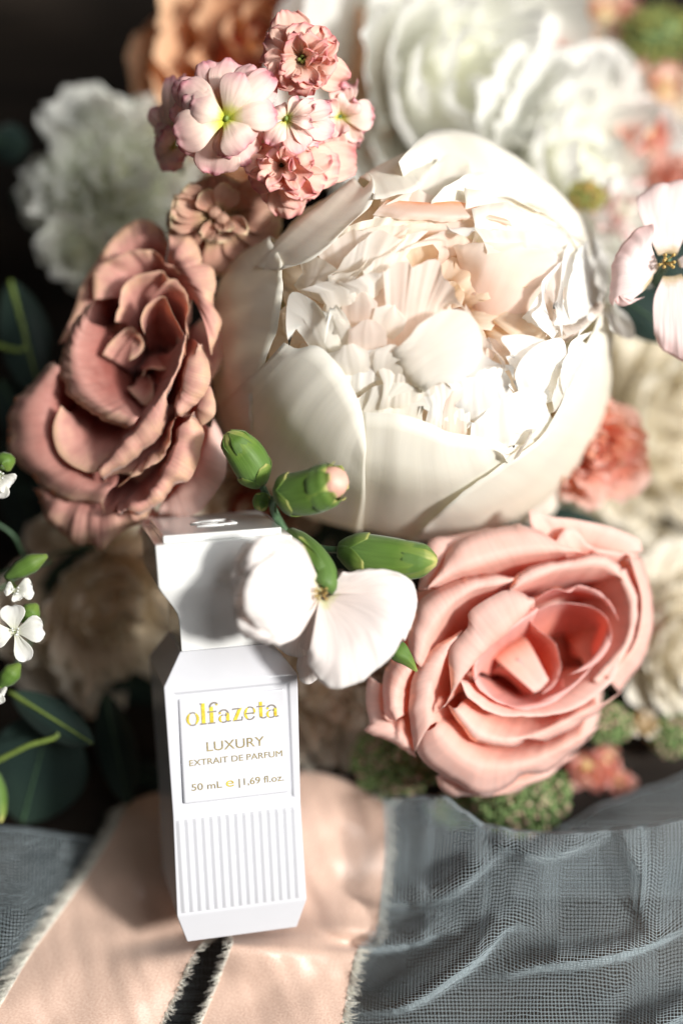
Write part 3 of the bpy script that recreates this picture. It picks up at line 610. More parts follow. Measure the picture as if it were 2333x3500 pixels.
P.petal((-.9, [(1080, 800), (1160, 780), (1230, 740)]), (.0, [(1070, 740), (1140, 730), (1210, 710)]), (.3, [(1110, 760), (1065, 710), (1058, 680), (1100, 672), (1160, 678), (1215, 690)]), m=M['white'])
P.petal((-.9, [(1120, 930), (1200, 920), (1280, 860)]), (.1, [(1100, 830), (1180, 800), (1280, 770)]), (.38, [(1115, 880), (1108, 800), (1140, 745), (1200, 700), (1270, 685), (1290, 740), (1280, 830)]), m=M['white'], nu=30)
P.petal((-.6, [(1250, 900), (1310, 800), (1350, 700)]), (.2, [(1270, 850), (1310, 770), (1340, 700)]), (.42, [(1265, 820), (1290, 740), (1310, 690), (1380, 660)]), m=M['white'], ragged=.02)
P.petal((-.6, [(1220, 960), (1300, 850), (1360, 720)]), (.1, [(1235, 900), (1290, 820), (1340, 730)]), (.34, [(1240, 870), (1275, 810), (1310, 740), (1360, 690)]), m=M['peony'], ragged=.02)
# left of the opening: ragged and round petals
P.lift = .05; P.dl = 0
P.petal((-1.3, [(650, 760), (760, 780), (900, 700)]), (-.3, [(650, 640), (760, 620), (880, 560)]), (.28, [(638, 450), (680, 415), (725, 408), (740, 430), (800, 405), (835, 410), (850, 460), (885, 500), (900, 540), (940, 600)]), m=M['blush'], ragged=.09, nu=44, nv=22)
P.petal((-.5, [(650, 750), (700, 830), (770, 880)]), (.25, [(720, 690), (800, 740), (840, 840)]), ([.3, .5, .3], [(760, 640), (850, 586), (930, 590), (980, 650), (990, 730), (960, 800), (885, 848)]), m=M['guard'], nu=34, nv=20, ruffle=.03)
P.petal((-1.2, [(900, 830), (1000, 780), (1060, 720)]), (-.2, [(920, 780), (980, 720), (1010, 680)]), (.2, [(930, 560), (960, 610), (1000, 680), (1060, 760), (1080, 800)]), m=M['blush'], ragged=.02)
P.petal((-.8, [(880, 850), (960, 840), (1080, 800)]), (.0, [(900, 800), (980, 780), (1080, 780)]), (.3, [(980, 690), (1000, 740), (1050, 775), (1100, 785), (1100, 830)]), m=M['white'])
P.petal((-.8, [(420, 760), (500, 780), (560, 700)]), (.1, [(320, 640), (400, 600), (470, 560)]), (.3, [(300, 715), (290, 640), (300, 540), (330, 520), (400, 560), (440, 620), (430, 715)]), m=M['guard'], nu=30)
P.petal((-.8, [(440, 640), (560, 600), (640, 540)]), (.0, [(430, 540), (540, 510), (640, 470)]), (.3, [(335, 510), (380, 500), (440, 480), (500, 490), (560, 460), (640, 450)]), m=M['peony'], ragged=.04)
rnd = random.Random(11); P.sq = .9; P.lift = -.30; P.dl = .035
for (x, y, w, a, mm) in [(600, 545, 105, 65, 'blush'), (480, 560, 95, 70, 'peony'), (550, 610, 115, 85, 'blush'), (650, 640, 105, 70, 'peony'), (475, 690, 95, 105, 'peony'), (580, 710, 120, 88, 'blush'), (530, 790, 110, 100, 'peony'), (660, 790, 110, 78, 'peony')]:
    c_, s_ = math.cos(R(a)), -math.sin(R(a)); nx, ny = -s_, c_
    q = lambda l, k: (x + c_ * l * w * .75 + nx * k * w, y + s_ * l * w * .75 + ny * k * w)
    P.petal((-.8, [q(-.9, -.25), q(-.9, 0), q(-.9, .25)]), (.02, [q(-.2, -.5), q(-.2, 0), q(-.2, .5)]), (.2, [q(.35, -.62), q(.4, 0), q(.35, .62)]), (.24, [q(.75, -.48), q(.82, 0), q(.75, .48)]), ([.16, .22, .16], [q(.92, -.2), q(1.02, 0), q(.95, .2)]), m=M[mm], ragged=.0, ruffle=.07, nu=26, nv=18)
# lower inner petals behind the front rim
P.sq = 1.0; P.lift = -.14; P.dl = .012
for mm, a, b, c in [('guard', [(480, 1000), (620, 1040), (780, 1020)], [(540, 930), (640, 920), (780, 930)], [(545, 900), (600, 860), (680, 845), (760, 860), (830, 930), (850, 1010)]),
                    ('white', [(760, 1020), (860, 1040), (940, 1000)], [(800, 930), (870, 900), (940, 920)], [(740, 850), (800, 790), (860, 820), (925, 870), (940, 960)]),
                    ('blush', [(840, 1050), (880, 1060), (930, 1040)], [(850, 960), (890, 930), (930, 950)], [(860, 900), (890, 870), (930, 875), (945, 960)]),
                    ('white', [(930, 1060), (1100, 1100), (1230, 1000)], [(950, 980), (1080, 960), (1220, 920)], [(935, 1010), (1010, 940), (1100, 880), (1180, 865), (1230, 875), (1250, 910)]),
                    ('white', [(880, 960), (980, 980), (1100, 900)], [(900, 880), (980, 860), (1080, 850)], [(880, 850), (940, 800), (1010, 790), (1070, 800), (1110, 880)]),
                    ('white', [(430, 880), (520, 900), (640, 840)], [(440, 800), (520, 780), (640, 760)], [(430, 740), (500, 725), (570, 730), (640, 720), (700, 760)]),
                    ('peony', [(620, 950), (720, 960), (820, 900)], [(640, 860), (720, 830), (820, 820)], [(620, 800), (700, 770), (780, 770), (850, 810), (880, 870)]),
                    ('peony', [(1040, 1120), (1110, 1110), (1170, 1060)], [(1060, 1080), (1110, 1060), (1160, 1030)], [(1045, 1070), (1080, 1060), (1110, 1030), (1150, 1020), (1180, 1030)])]:
    P.petal((-.45, a), (.04, b), ([.0, .12, .02], c), m=M[mm], ragged=.01, ruffle=.04, nu=32, nv=18)
P.lift = 0; P.dl = 0
P.petal((-.3, [(1100, 1150), (1150, 1090), (1200, 1010)]), (.25, [(1085, 1120), (1130, 1070), (1170, 1010)]), (.32, [(1050, 1075), (1070, 1120), (1095, 1125), (1120, 1080), (1160, 1020)]), m=M['peony'], ext=0, ruffle=.1, ragged=.02)
P.sq = 1.0
fill_bowl(P, 760, 640, 34, 120, 520, -1.3, -.45, .42, m=M['amber'], ragged=.02, ruffle=.1, ext=.5, rnd=random.Random(3), nu=16, nv=10)
V, F, U = blob(at('4', 760, 700, .2), 3.1, 24, 16, (1, 1, .95), .1); mesh_obj('flower_heart', V, F, M['amber'], P.root, uvs=U)
stem_to_table(P.root, at('4', 760, 720, -3.0), .3)

# ---------------- right rose
def rz(x, y): return 4.6 - .0014 * (x - 300) - .0002 * (y - 200)
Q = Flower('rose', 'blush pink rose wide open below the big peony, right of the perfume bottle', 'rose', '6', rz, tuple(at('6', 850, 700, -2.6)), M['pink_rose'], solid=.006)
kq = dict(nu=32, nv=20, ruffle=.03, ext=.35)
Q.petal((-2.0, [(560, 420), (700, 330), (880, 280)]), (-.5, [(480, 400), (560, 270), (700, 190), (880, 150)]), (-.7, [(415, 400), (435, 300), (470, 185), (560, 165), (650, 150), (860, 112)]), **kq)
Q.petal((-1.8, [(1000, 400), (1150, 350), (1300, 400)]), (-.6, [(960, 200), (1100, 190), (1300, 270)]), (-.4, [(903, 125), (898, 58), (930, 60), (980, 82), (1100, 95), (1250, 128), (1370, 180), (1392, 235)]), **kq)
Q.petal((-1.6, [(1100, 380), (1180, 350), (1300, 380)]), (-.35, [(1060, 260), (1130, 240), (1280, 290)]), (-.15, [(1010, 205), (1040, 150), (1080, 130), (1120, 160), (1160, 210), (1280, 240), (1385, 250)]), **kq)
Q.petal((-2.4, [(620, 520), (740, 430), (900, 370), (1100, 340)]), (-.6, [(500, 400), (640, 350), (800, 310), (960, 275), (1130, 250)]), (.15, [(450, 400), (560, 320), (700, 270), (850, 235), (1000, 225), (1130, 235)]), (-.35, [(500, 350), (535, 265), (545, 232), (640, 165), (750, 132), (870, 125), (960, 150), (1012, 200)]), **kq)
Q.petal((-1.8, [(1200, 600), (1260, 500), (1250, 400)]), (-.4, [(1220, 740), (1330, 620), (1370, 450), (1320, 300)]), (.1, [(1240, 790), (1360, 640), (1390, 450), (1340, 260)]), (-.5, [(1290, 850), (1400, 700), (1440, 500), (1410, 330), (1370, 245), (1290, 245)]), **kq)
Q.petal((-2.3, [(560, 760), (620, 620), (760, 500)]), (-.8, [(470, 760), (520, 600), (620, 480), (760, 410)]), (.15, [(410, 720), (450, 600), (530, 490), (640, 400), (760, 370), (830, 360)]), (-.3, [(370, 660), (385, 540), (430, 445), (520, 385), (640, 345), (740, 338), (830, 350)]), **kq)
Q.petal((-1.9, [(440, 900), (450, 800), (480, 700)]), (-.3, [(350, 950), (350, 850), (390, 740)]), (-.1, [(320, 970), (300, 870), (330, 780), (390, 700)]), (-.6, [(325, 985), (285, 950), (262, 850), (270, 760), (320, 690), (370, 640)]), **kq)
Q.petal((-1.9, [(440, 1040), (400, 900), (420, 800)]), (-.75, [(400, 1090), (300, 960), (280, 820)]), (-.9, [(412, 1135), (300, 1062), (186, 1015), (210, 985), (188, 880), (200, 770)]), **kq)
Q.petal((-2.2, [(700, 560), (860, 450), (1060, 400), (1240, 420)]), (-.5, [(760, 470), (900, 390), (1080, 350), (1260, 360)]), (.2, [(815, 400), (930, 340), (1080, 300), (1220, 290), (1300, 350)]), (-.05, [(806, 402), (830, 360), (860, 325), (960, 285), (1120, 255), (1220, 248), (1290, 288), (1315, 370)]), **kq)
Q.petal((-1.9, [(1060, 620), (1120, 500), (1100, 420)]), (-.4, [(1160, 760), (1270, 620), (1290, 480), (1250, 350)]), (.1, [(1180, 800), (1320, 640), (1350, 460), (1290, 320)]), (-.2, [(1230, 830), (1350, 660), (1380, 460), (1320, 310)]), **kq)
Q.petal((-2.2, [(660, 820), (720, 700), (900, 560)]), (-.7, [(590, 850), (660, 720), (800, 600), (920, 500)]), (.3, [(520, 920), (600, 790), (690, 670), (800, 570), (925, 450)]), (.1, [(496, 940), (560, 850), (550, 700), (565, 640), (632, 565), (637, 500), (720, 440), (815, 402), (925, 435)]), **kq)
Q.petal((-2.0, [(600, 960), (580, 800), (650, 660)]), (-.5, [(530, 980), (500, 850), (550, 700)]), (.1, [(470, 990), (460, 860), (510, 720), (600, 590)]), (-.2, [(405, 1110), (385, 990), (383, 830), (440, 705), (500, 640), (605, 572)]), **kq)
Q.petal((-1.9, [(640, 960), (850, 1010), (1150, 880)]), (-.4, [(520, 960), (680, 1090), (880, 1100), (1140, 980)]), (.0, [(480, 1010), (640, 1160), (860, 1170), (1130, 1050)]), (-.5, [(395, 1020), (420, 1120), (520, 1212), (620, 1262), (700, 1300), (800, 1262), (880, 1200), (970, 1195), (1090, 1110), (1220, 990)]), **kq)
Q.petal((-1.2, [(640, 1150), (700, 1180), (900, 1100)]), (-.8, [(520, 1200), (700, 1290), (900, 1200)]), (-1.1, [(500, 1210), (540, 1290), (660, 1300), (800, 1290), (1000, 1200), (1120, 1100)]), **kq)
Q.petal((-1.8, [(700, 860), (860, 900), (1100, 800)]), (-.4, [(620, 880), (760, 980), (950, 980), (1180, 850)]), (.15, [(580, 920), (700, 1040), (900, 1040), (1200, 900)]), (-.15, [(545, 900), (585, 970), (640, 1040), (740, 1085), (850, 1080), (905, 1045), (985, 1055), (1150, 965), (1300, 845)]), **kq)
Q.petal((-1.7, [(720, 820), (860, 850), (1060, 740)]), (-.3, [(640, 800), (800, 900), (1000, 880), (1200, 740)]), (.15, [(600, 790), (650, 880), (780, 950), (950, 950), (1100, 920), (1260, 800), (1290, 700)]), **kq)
hk = dict(m=M['rose_heart'], nu=30, nv=18, ruffle=.03, ext=.3)
Q.petal((-2.2, [(960, 640), (1040, 600), (1060, 680)]), (-1.2, [(900, 560), (1060, 500), (1180, 560), (1120, 700)]), (-.2, [(880, 520), (1060, 460), (1230, 520), (1200, 700)]), (.1, [(765, 605), (850, 530), (950, 482), (1080, 462), (1200, 490), (1252, 560), (1245, 650), (1180, 730), (1060, 782)]), **hk)
Q.petal((-1.7, [(900, 460), (1060, 430), (1180, 460)]), (-.3, [(920, 430), (1050, 400), (1220, 430)]), (.15, [(920, 455), (960, 410), (1020, 395), (1080, 405), (1110, 380), (1165, 390), (1240, 440), (1290, 540)]), **hk)
Q.petal((-2.0, [(760, 800), (860, 840), (960, 820)]), (-1.1, [(700, 780), (800, 860), (940, 860), (1040, 780)]), (-.1, [(665, 770), (760, 880), (900, 900), (1060, 830)]), (.08, [(652, 780), (690, 840), (780, 900), (900, 922), (1010, 890), (1120, 800), (1180, 730)]), **hk)
Q.petal((-1.8, [(740, 780), (800, 680), (900, 620)]), (-.6, [(690, 760), (760, 650), (900, 570)]), (.15, [(668, 800), (662, 730), (705, 660), (800, 580), (880, 525), (940, 480)]), (.0, [(655, 790), (650, 730), (695, 650), (790, 560), (860, 510), (930, 478)]), **hk)
Q.petal((-1.8, [(860, 620), (930, 740), (950, 820)]), (-.8, [(890, 560), (980, 660), (980, 800)]), (-.1, [(905, 535), (950, 580), (1012, 640), (1038, 740), (1010, 810), (950, 860)]), m=M['rose_heart'], nu=22, nv=16)
Q.petal((-1.5, [(720, 680), (770, 640), (840, 600)]), (-.75, [(770, 720), (830, 670), (890, 620)]), (-.35, [(920, 850), (950, 835), (985, 795)]), m=M['pink_rose'], nu=18, nv=18, ext=.2)
Q.petal((-1.5, [(720, 760), (800, 780), (880, 860)]), (-1.0, [(780, 740), (850, 780), (900, 860)]), (-.5, [(860, 700), (890, 770), (925, 850)]), m=M['rose_heart'], nu=18, nv=14, ext=.2)
Q.petal((-1.6, [(1100, 500), (1180, 400), (1200, 300)]), (-.9, [(1300, 620), (1360, 420), (1280, 230)]), (-.9, [(1340, 680), (1400, 430), (1330, 220)]), **kq)
Q.petal((-1.7, [(640, 1040), (560, 960), (560, 860)]), (-.75, [(520, 1120), (440, 1020), (450, 880)]), (-.8, [(480, 1150), (400, 1030), (400, 900)]), **kq)
fill_bowl(Q, 820, 680, 22, 200, 520, -2.3, -1.6, .45, m=M['pink_rose'], rnd=random.Random(4), nu=14, nv=9, sq=.9, rot=-.5)
V, F, U = blob(at('6', 850, 720, .1), 2.2, 20, 14, (1, .95, .8), .1); mesh_obj('flower_heart', V, F, M['rose_core'], Q.root, uvs=U)
stem_to_table(Q.root, at('6', 850, 700, -2.2), .25)

# ---------------- left rose
def lz(x, y): return 4.3 - .0012 * (1150 - x) - .0007 * max(0, 1100 - y)
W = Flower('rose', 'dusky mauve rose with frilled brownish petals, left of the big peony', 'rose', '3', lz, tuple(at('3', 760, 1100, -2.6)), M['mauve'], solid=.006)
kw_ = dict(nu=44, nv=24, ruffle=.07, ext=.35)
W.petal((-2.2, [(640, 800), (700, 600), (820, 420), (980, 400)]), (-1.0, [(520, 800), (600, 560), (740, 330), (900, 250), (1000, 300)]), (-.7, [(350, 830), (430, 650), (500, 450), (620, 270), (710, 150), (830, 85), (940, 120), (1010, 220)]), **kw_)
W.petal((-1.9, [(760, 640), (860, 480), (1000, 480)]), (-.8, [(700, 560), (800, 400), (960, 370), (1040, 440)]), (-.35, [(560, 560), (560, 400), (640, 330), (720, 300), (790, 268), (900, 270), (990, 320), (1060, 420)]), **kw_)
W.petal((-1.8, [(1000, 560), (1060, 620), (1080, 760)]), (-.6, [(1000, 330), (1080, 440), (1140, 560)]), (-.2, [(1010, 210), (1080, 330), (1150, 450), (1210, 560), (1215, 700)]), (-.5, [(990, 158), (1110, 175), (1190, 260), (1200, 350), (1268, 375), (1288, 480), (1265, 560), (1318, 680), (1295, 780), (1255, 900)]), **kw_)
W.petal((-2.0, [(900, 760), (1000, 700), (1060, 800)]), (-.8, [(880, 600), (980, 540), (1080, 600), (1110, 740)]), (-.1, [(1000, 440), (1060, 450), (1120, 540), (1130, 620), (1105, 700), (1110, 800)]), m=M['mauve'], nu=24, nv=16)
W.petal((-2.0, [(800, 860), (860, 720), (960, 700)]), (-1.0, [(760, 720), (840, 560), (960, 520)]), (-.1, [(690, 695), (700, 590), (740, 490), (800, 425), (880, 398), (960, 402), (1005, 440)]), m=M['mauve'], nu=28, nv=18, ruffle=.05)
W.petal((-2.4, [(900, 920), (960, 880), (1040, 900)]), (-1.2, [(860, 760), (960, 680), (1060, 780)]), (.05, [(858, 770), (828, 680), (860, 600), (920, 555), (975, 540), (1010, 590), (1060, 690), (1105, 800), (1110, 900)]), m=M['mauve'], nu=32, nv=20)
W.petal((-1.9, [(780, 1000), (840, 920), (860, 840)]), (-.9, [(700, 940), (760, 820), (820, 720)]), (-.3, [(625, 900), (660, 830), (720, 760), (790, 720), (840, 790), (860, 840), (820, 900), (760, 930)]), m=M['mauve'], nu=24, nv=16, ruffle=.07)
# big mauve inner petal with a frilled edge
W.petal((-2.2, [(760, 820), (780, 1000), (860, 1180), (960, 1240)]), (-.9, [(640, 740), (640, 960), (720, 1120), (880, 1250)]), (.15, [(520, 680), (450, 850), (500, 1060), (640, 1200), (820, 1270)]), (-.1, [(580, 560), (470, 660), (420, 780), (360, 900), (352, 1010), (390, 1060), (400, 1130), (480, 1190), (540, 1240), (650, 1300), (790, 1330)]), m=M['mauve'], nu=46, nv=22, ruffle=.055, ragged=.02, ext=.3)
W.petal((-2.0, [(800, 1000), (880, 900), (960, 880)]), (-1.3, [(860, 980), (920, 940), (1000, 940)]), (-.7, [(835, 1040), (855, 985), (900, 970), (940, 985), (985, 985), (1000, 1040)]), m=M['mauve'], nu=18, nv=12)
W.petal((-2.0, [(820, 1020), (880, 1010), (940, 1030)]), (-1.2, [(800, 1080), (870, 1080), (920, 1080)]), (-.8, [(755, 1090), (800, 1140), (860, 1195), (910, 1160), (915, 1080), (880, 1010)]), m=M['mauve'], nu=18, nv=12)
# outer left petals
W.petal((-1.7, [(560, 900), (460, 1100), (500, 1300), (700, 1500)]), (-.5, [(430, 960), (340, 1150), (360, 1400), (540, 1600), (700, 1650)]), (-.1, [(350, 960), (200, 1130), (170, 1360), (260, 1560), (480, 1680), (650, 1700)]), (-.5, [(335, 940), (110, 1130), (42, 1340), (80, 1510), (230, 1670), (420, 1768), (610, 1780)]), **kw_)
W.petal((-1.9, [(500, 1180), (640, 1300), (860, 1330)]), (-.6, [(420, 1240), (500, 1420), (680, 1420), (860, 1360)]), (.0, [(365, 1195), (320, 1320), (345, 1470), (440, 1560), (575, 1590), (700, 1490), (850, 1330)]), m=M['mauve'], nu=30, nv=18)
W.petal((-1.9, [(640, 1500), (760, 1440), (900, 1340)]), (-.9, [(560, 1620), (740, 1520), (960, 1380)]), (-.4, [(620, 1850), (600, 1760), (620, 1650), (700, 1600), (850, 1590), (980, 1430)]), m=M['mauve'], nu=26, nv=16)
W.petal((-1.4, [(400, 1560), (640, 1700), (880, 1680)]), (-.6, [(250, 1680), (420, 1800), (640, 1840), (860, 1820)]), (-.8, [(188, 1690), (250, 1830), (340, 1950), (450, 2022), (560, 2025), (600, 2062), (650, 2010), (700, 1970), (830, 1900), (920, 1810)]), m=M['mauve'], nu=40, nv=20, ruffle=.09, ragged=.02)
# long folded petals on the right
W.petal((-2.0, [(920, 900), (900, 1100), (760, 1300), (620, 1450)]), (-.7, [(1010, 880), (960, 1060), (800, 1300), (600, 1520)]), (.25, [(1108, 760), (1062, 960), (990, 1090), (860, 1290), (700, 1470), (585, 1585)]), (-.15, [(1112, 850), (1060, 1000), (1003, 1110), (1000, 1240), (955, 1370), (865, 1450), (740, 1555), (620, 1640)]), m=M['mauve'], nu=40, nv=22, ruffle=.05)
W.petal((-1.9, [(1100, 800), (1060, 1000), (1000, 1200)]), (-.6, [(1150, 800), (1100, 960), (1050, 1150)]), (.2, [(1190, 830), (1130, 920), (1100, 1030), (1060, 1180), (1040, 1275)]), (-.1, [(1200, 828), (1240, 900), (1252, 1030), (1220, 1130), (1165, 1205), (1090, 1240), (1035, 1275)]), m=M['mauve'], nu=30, nv=20, ruffle=.06)
W.petal((-1.8, [(980, 1300), (900, 1420), (740, 1560)]), (-.4, [(1020, 1290), (960, 1420), (800, 1590)]), (.05, [(1045, 1265), (1025, 1380), (960, 1500), (850, 1595), (700, 1690)]), m=M['mauve'], nu=24, nv=14, ruffle=.06)
W.petal((-1.5, [(1180, 1000), (1160, 1150), (1140, 1250)]), (-.3, [(1210, 1080), (1180, 1180), (1170, 1270)]), (-.35, [(1255, 1080), (1282, 1180), (1278, 1250), (1240, 1290), (1200, 1318)]), m=M['mauve'], nu=18, nv=12)
W.petal((-1.9, [(1060, 1240), (960, 1480), (780, 1680)]), (-.6, [(1100, 1260), (1010, 1480), (860, 1700), (700, 1780)]), (.15, [(1155, 1235), (1070, 1340), (1030, 1490), (960, 1640), (860, 1760), (700, 1830)]), (-.25, [(1165, 1228), (1208, 1330), (1198, 1470), (1135, 1625), (1050, 1672), (950, 1782), (880, 1835), (700, 1862)]), m=M['mauve'], nu=38, nv=20, ruffle=.07)
W.petal((-1.5, [(1180, 1280), (1120, 1500), (960, 1720)]), (-.8, [(1250, 1330), (1220, 1500), (1100, 1690), (960, 1790)]), (-1.0, [(1270, 1270), (1335, 1400), (1348, 1550), (1330, 1640), (1240, 1770), (1180, 1830), (1050, 1870), (920, 1850)]), m=M['pink_rose'], nu=34, nv=18)
W.petal((-1.5, [(820, 1800), (900, 1780)]), (-1.2, [(840, 1900), (930, 1870), (980, 1850)]), (-1.3, [(820, 1960), (900, 1960), (980, 1900), (1060, 1870)]), m=M['pink_rose'])
fill_bowl(W, 850, 1080, 22, 260, 620, -2.0, -1.5, .45, m=M['mauve'], rnd=random.Random(9), nu=14, nv=9, sq=.65, rot=1.95)
V, F, U = blob(at('3', 780, 1120, -.5), 2.0, 20, 14, (.9, 1.3, .8), .1); mesh_obj('flower_heart', V, F, M['rose_core'], W.root, uvs=U)
stem_to_table(W.root, at('3', 760, 1100, -2.2), .25)
# ---------------- stock florets, carnations and small blooms
def spat(F, c, tip, w, zc, zt, cup=0.0, arch=.15, base=.12, tipround=.45, m=None, nu=16, nv=14, ruffle=.06, ragged=.01, notch=0.0, name='petal', solid=None, twist=0.0):
    """a spoon-shaped petal from the floret's centre to its tip; w in view pixels, zc / zt heights at base and tip"""
    cup *= .8; ruffle *= 1.3
    v = F.v; dx, dy = tip[0] - c[0], tip[1] - c[1]; l = math.hypot(dx, dy); ux, uy = dx / l, dy / l; nx, ny = -uy, ux
    rows = []
    for t, ww, rd in ((0.0, base, 0), (.25, .42, 0), (.55, .92, .02), (.8, 1.0, .0), (.93, .80, -.02), (1.0, tipround, -.06)):
        z = zc + (zt - zc) * t + arch * math.sin(math.pi * min(1, t * 1.05)) - (arch * .8 * max(0, t - .7))
        row = []
        for s in (-1, -.5, 0, .5, 1):
            pull = (1 - abs(s) ** 1.5) * (.0) - rd * abs(s) * 0
            tt = t - (notch * (1 - abs(s)) if t == 1.0 else 0) - (.05 * s * s if t > .6 else 0)
            row.append(at(v, c[0] + ux * l * tt + nx * w * .5 * ww * s, c[1] + uy * l * tt + ny * w * .5 * ww * s, z + cup * s * s * ww + twist * s * ww))
        rows.append(row)
    V, Fc, U = patch(rows, nu, nv, ruffle=ruffle, ragged=ragged, rough=.008, wave=6)
    sv = F.solid; o = mesh_obj(name, V, Fc, m or F.m, F.root, uvs=U, solid=sv if solid is None else solid)
    return o
class Bloom(Flower):
    def __init__(s, name, label, cat, view, c, z, m, group=None, solid=.02, depth=1.2, hang=(0, 0)):
        cal = at(view, c[0] + hang[0], c[1] + hang[1], z - depth); Flower.__init__(s, name, label, cat, view, lambda x, y: z, tuple(cal), m, group, solid); s.c = c; s.z = z
    def hearts(s, n=4, r=.05, spread=.09, m='heart', name='stamen', up=.0):
        rnd = random.Random(int(s.c[0]))
        p = at(s.v, s.c[0], s.c[1], s.z + up)
        for k in range(n):
            q = p + Vector((rnd.uniform(-1, 1) * spread, rnd.uniform(-1, 1) * spread, rnd.uniform(0, .1)))
            V, F, U = join([blob(q, r, 8, 6, (1, 1, 1.3)), tube([q, p + Vector((0, 0, -.35))], r * .35, 5, 3)]); mesh_obj(name, V, F, M[m], s.root, uvs=U)
    def stalk(s, r=.07, m='stem', n=1.6, lean=(0, -.3)):
        a = Vector(s.cal); V, F, U = tube([at(s.v, s.c[0], s.c[1], s.z - .1), a, a + Vector((lean[0], lean[1], -n))], [r * .8, r * 1.2, r], 8); mesh_obj('stem', V, F, M[m], s.root, uvs=U)
grp = 'pink stock florets on the upper flower spike'
# behind-left florets (dark)
B = Bloom('stock_floret', 'dim pink floret half hidden behind the left side of the big open pink floret', 'floret', '1', (720, 600), 3.4, M['stock'], grp)
for tip, w, z in [((635, 440), 90, 3.2), ((650, 500), 80, 3.5), ((690, 400), 90, 3.4), ((640, 590), 90, 3.4), ((650, 640), 80, 3.2), ((700, 700), 100, 3.3), ((750, 660), 100, 3.8), ((690, 520), 110, 3.9), ((660, 560), 80, 3.9), ((710, 310), 90, 3.7), ((760, 300), 90, 3.9)]:
    spat(B, B.c, tip, w, 3.3, z, cup=-.15, m=M['stock'])
B.stalk()
# lower-left floret, brownish
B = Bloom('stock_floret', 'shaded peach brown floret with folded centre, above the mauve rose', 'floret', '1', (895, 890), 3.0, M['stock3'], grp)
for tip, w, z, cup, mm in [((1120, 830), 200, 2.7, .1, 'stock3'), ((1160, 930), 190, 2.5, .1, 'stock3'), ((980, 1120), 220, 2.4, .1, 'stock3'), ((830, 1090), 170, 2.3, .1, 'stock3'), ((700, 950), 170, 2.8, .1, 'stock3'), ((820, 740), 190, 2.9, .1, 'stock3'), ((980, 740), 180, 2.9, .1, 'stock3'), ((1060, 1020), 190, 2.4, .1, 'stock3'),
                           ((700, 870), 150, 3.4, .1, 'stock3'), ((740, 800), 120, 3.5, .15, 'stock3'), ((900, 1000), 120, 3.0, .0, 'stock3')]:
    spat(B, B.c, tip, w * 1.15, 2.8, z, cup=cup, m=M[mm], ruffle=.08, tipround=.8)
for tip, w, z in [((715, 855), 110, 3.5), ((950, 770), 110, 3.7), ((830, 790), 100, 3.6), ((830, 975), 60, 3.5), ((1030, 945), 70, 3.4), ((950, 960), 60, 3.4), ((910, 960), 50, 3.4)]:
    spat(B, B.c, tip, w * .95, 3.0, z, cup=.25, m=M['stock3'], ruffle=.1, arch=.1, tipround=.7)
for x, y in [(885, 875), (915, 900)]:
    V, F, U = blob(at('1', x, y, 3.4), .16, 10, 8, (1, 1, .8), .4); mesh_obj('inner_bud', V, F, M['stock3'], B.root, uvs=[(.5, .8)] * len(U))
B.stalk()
# right-behind floret
B = Bloom('stock_floret', 'pale pink floret at the right end of the spike, beside the white flower behind', 'floret', '1', (1400, 480), 3.9, M['stock2'], grp)
for tip, w, z in [((1545, 470), 130, 3.8), ((1500, 560), 110, 3.6), ((1460, 400), 120, 4.1), ((1410, 340), 100, 4.1), ((1450, 620), 130, 3.6), ((1360, 640), 120, 3.9), ((1330, 560), 100, 4.2), ((1440, 330), 90, 3.7), ((1340, 420), 90, 4.3), ((1400, 560), 90, 4.2), ((1310, 620), 110, 3.8)]:
    spat(B, B.c, tip, w, 3.7, z, cup=.1, m=M['stock'], ruffle=.12)
B.stalk()
# top crumpled floret
B = Bloom('stock_floret', 'crumpled salmon pink double floret at the top of the spike', 'floret', '1', (1245, 245), 4.7, M['stock2'], grp)
for tip, w, z, cup in [((1170, 55), 130, 4.6, .1), ((1110, 130), 100, 4.7, .2), ((1075, 200), 90, 4.6, .25), ((1265, 95), 120, 4.9, .2), ((1370, 135), 110, 4.8, .2), ((1392, 230), 110, 4.8, .25), ((1360, 320), 120, 4.7, .2), ((1420, 330), 110, 4.1, .1), ((1300, 370), 100, 4.8, .25), ((1200, 375), 100, 4.9, .25), ((1120, 340), 110, 4.8, .2), ((1090, 270), 90, 4.9, .25), ((1240, 395), 90, 4.6, .2)]:
    spat(B, B.c, tip, w * 1.35, 4.1, z + .1, cup=cup, m=M['stock2'], ruffle=.12, arch=.35, ragged=.02, tipround=.7)
for tip, w, z in [((1180, 150), 80, 5.2), ((1240, 130), 70, 5.3), ((1310, 160), 60, 5.2), ((1345, 220), 60, 5.2), ((1330, 290), 70, 5.1), ((1260, 330), 80, 5.3), ((1190, 310), 70, 5.3), ((1150, 250), 60, 5.3), ((1290, 200), 40, 5.0), ((1300, 260), 45, 5.0)]:
    spat(B, B.c, tip, w * 1.3, 4.2, z, cup=.35, m=M['stock2'], ruffle=.14, arch=.2, ragged=.02, tipround=.75)
B.hearts(4, .05, .1, 'yellowstem', up=.0); B.stalk()
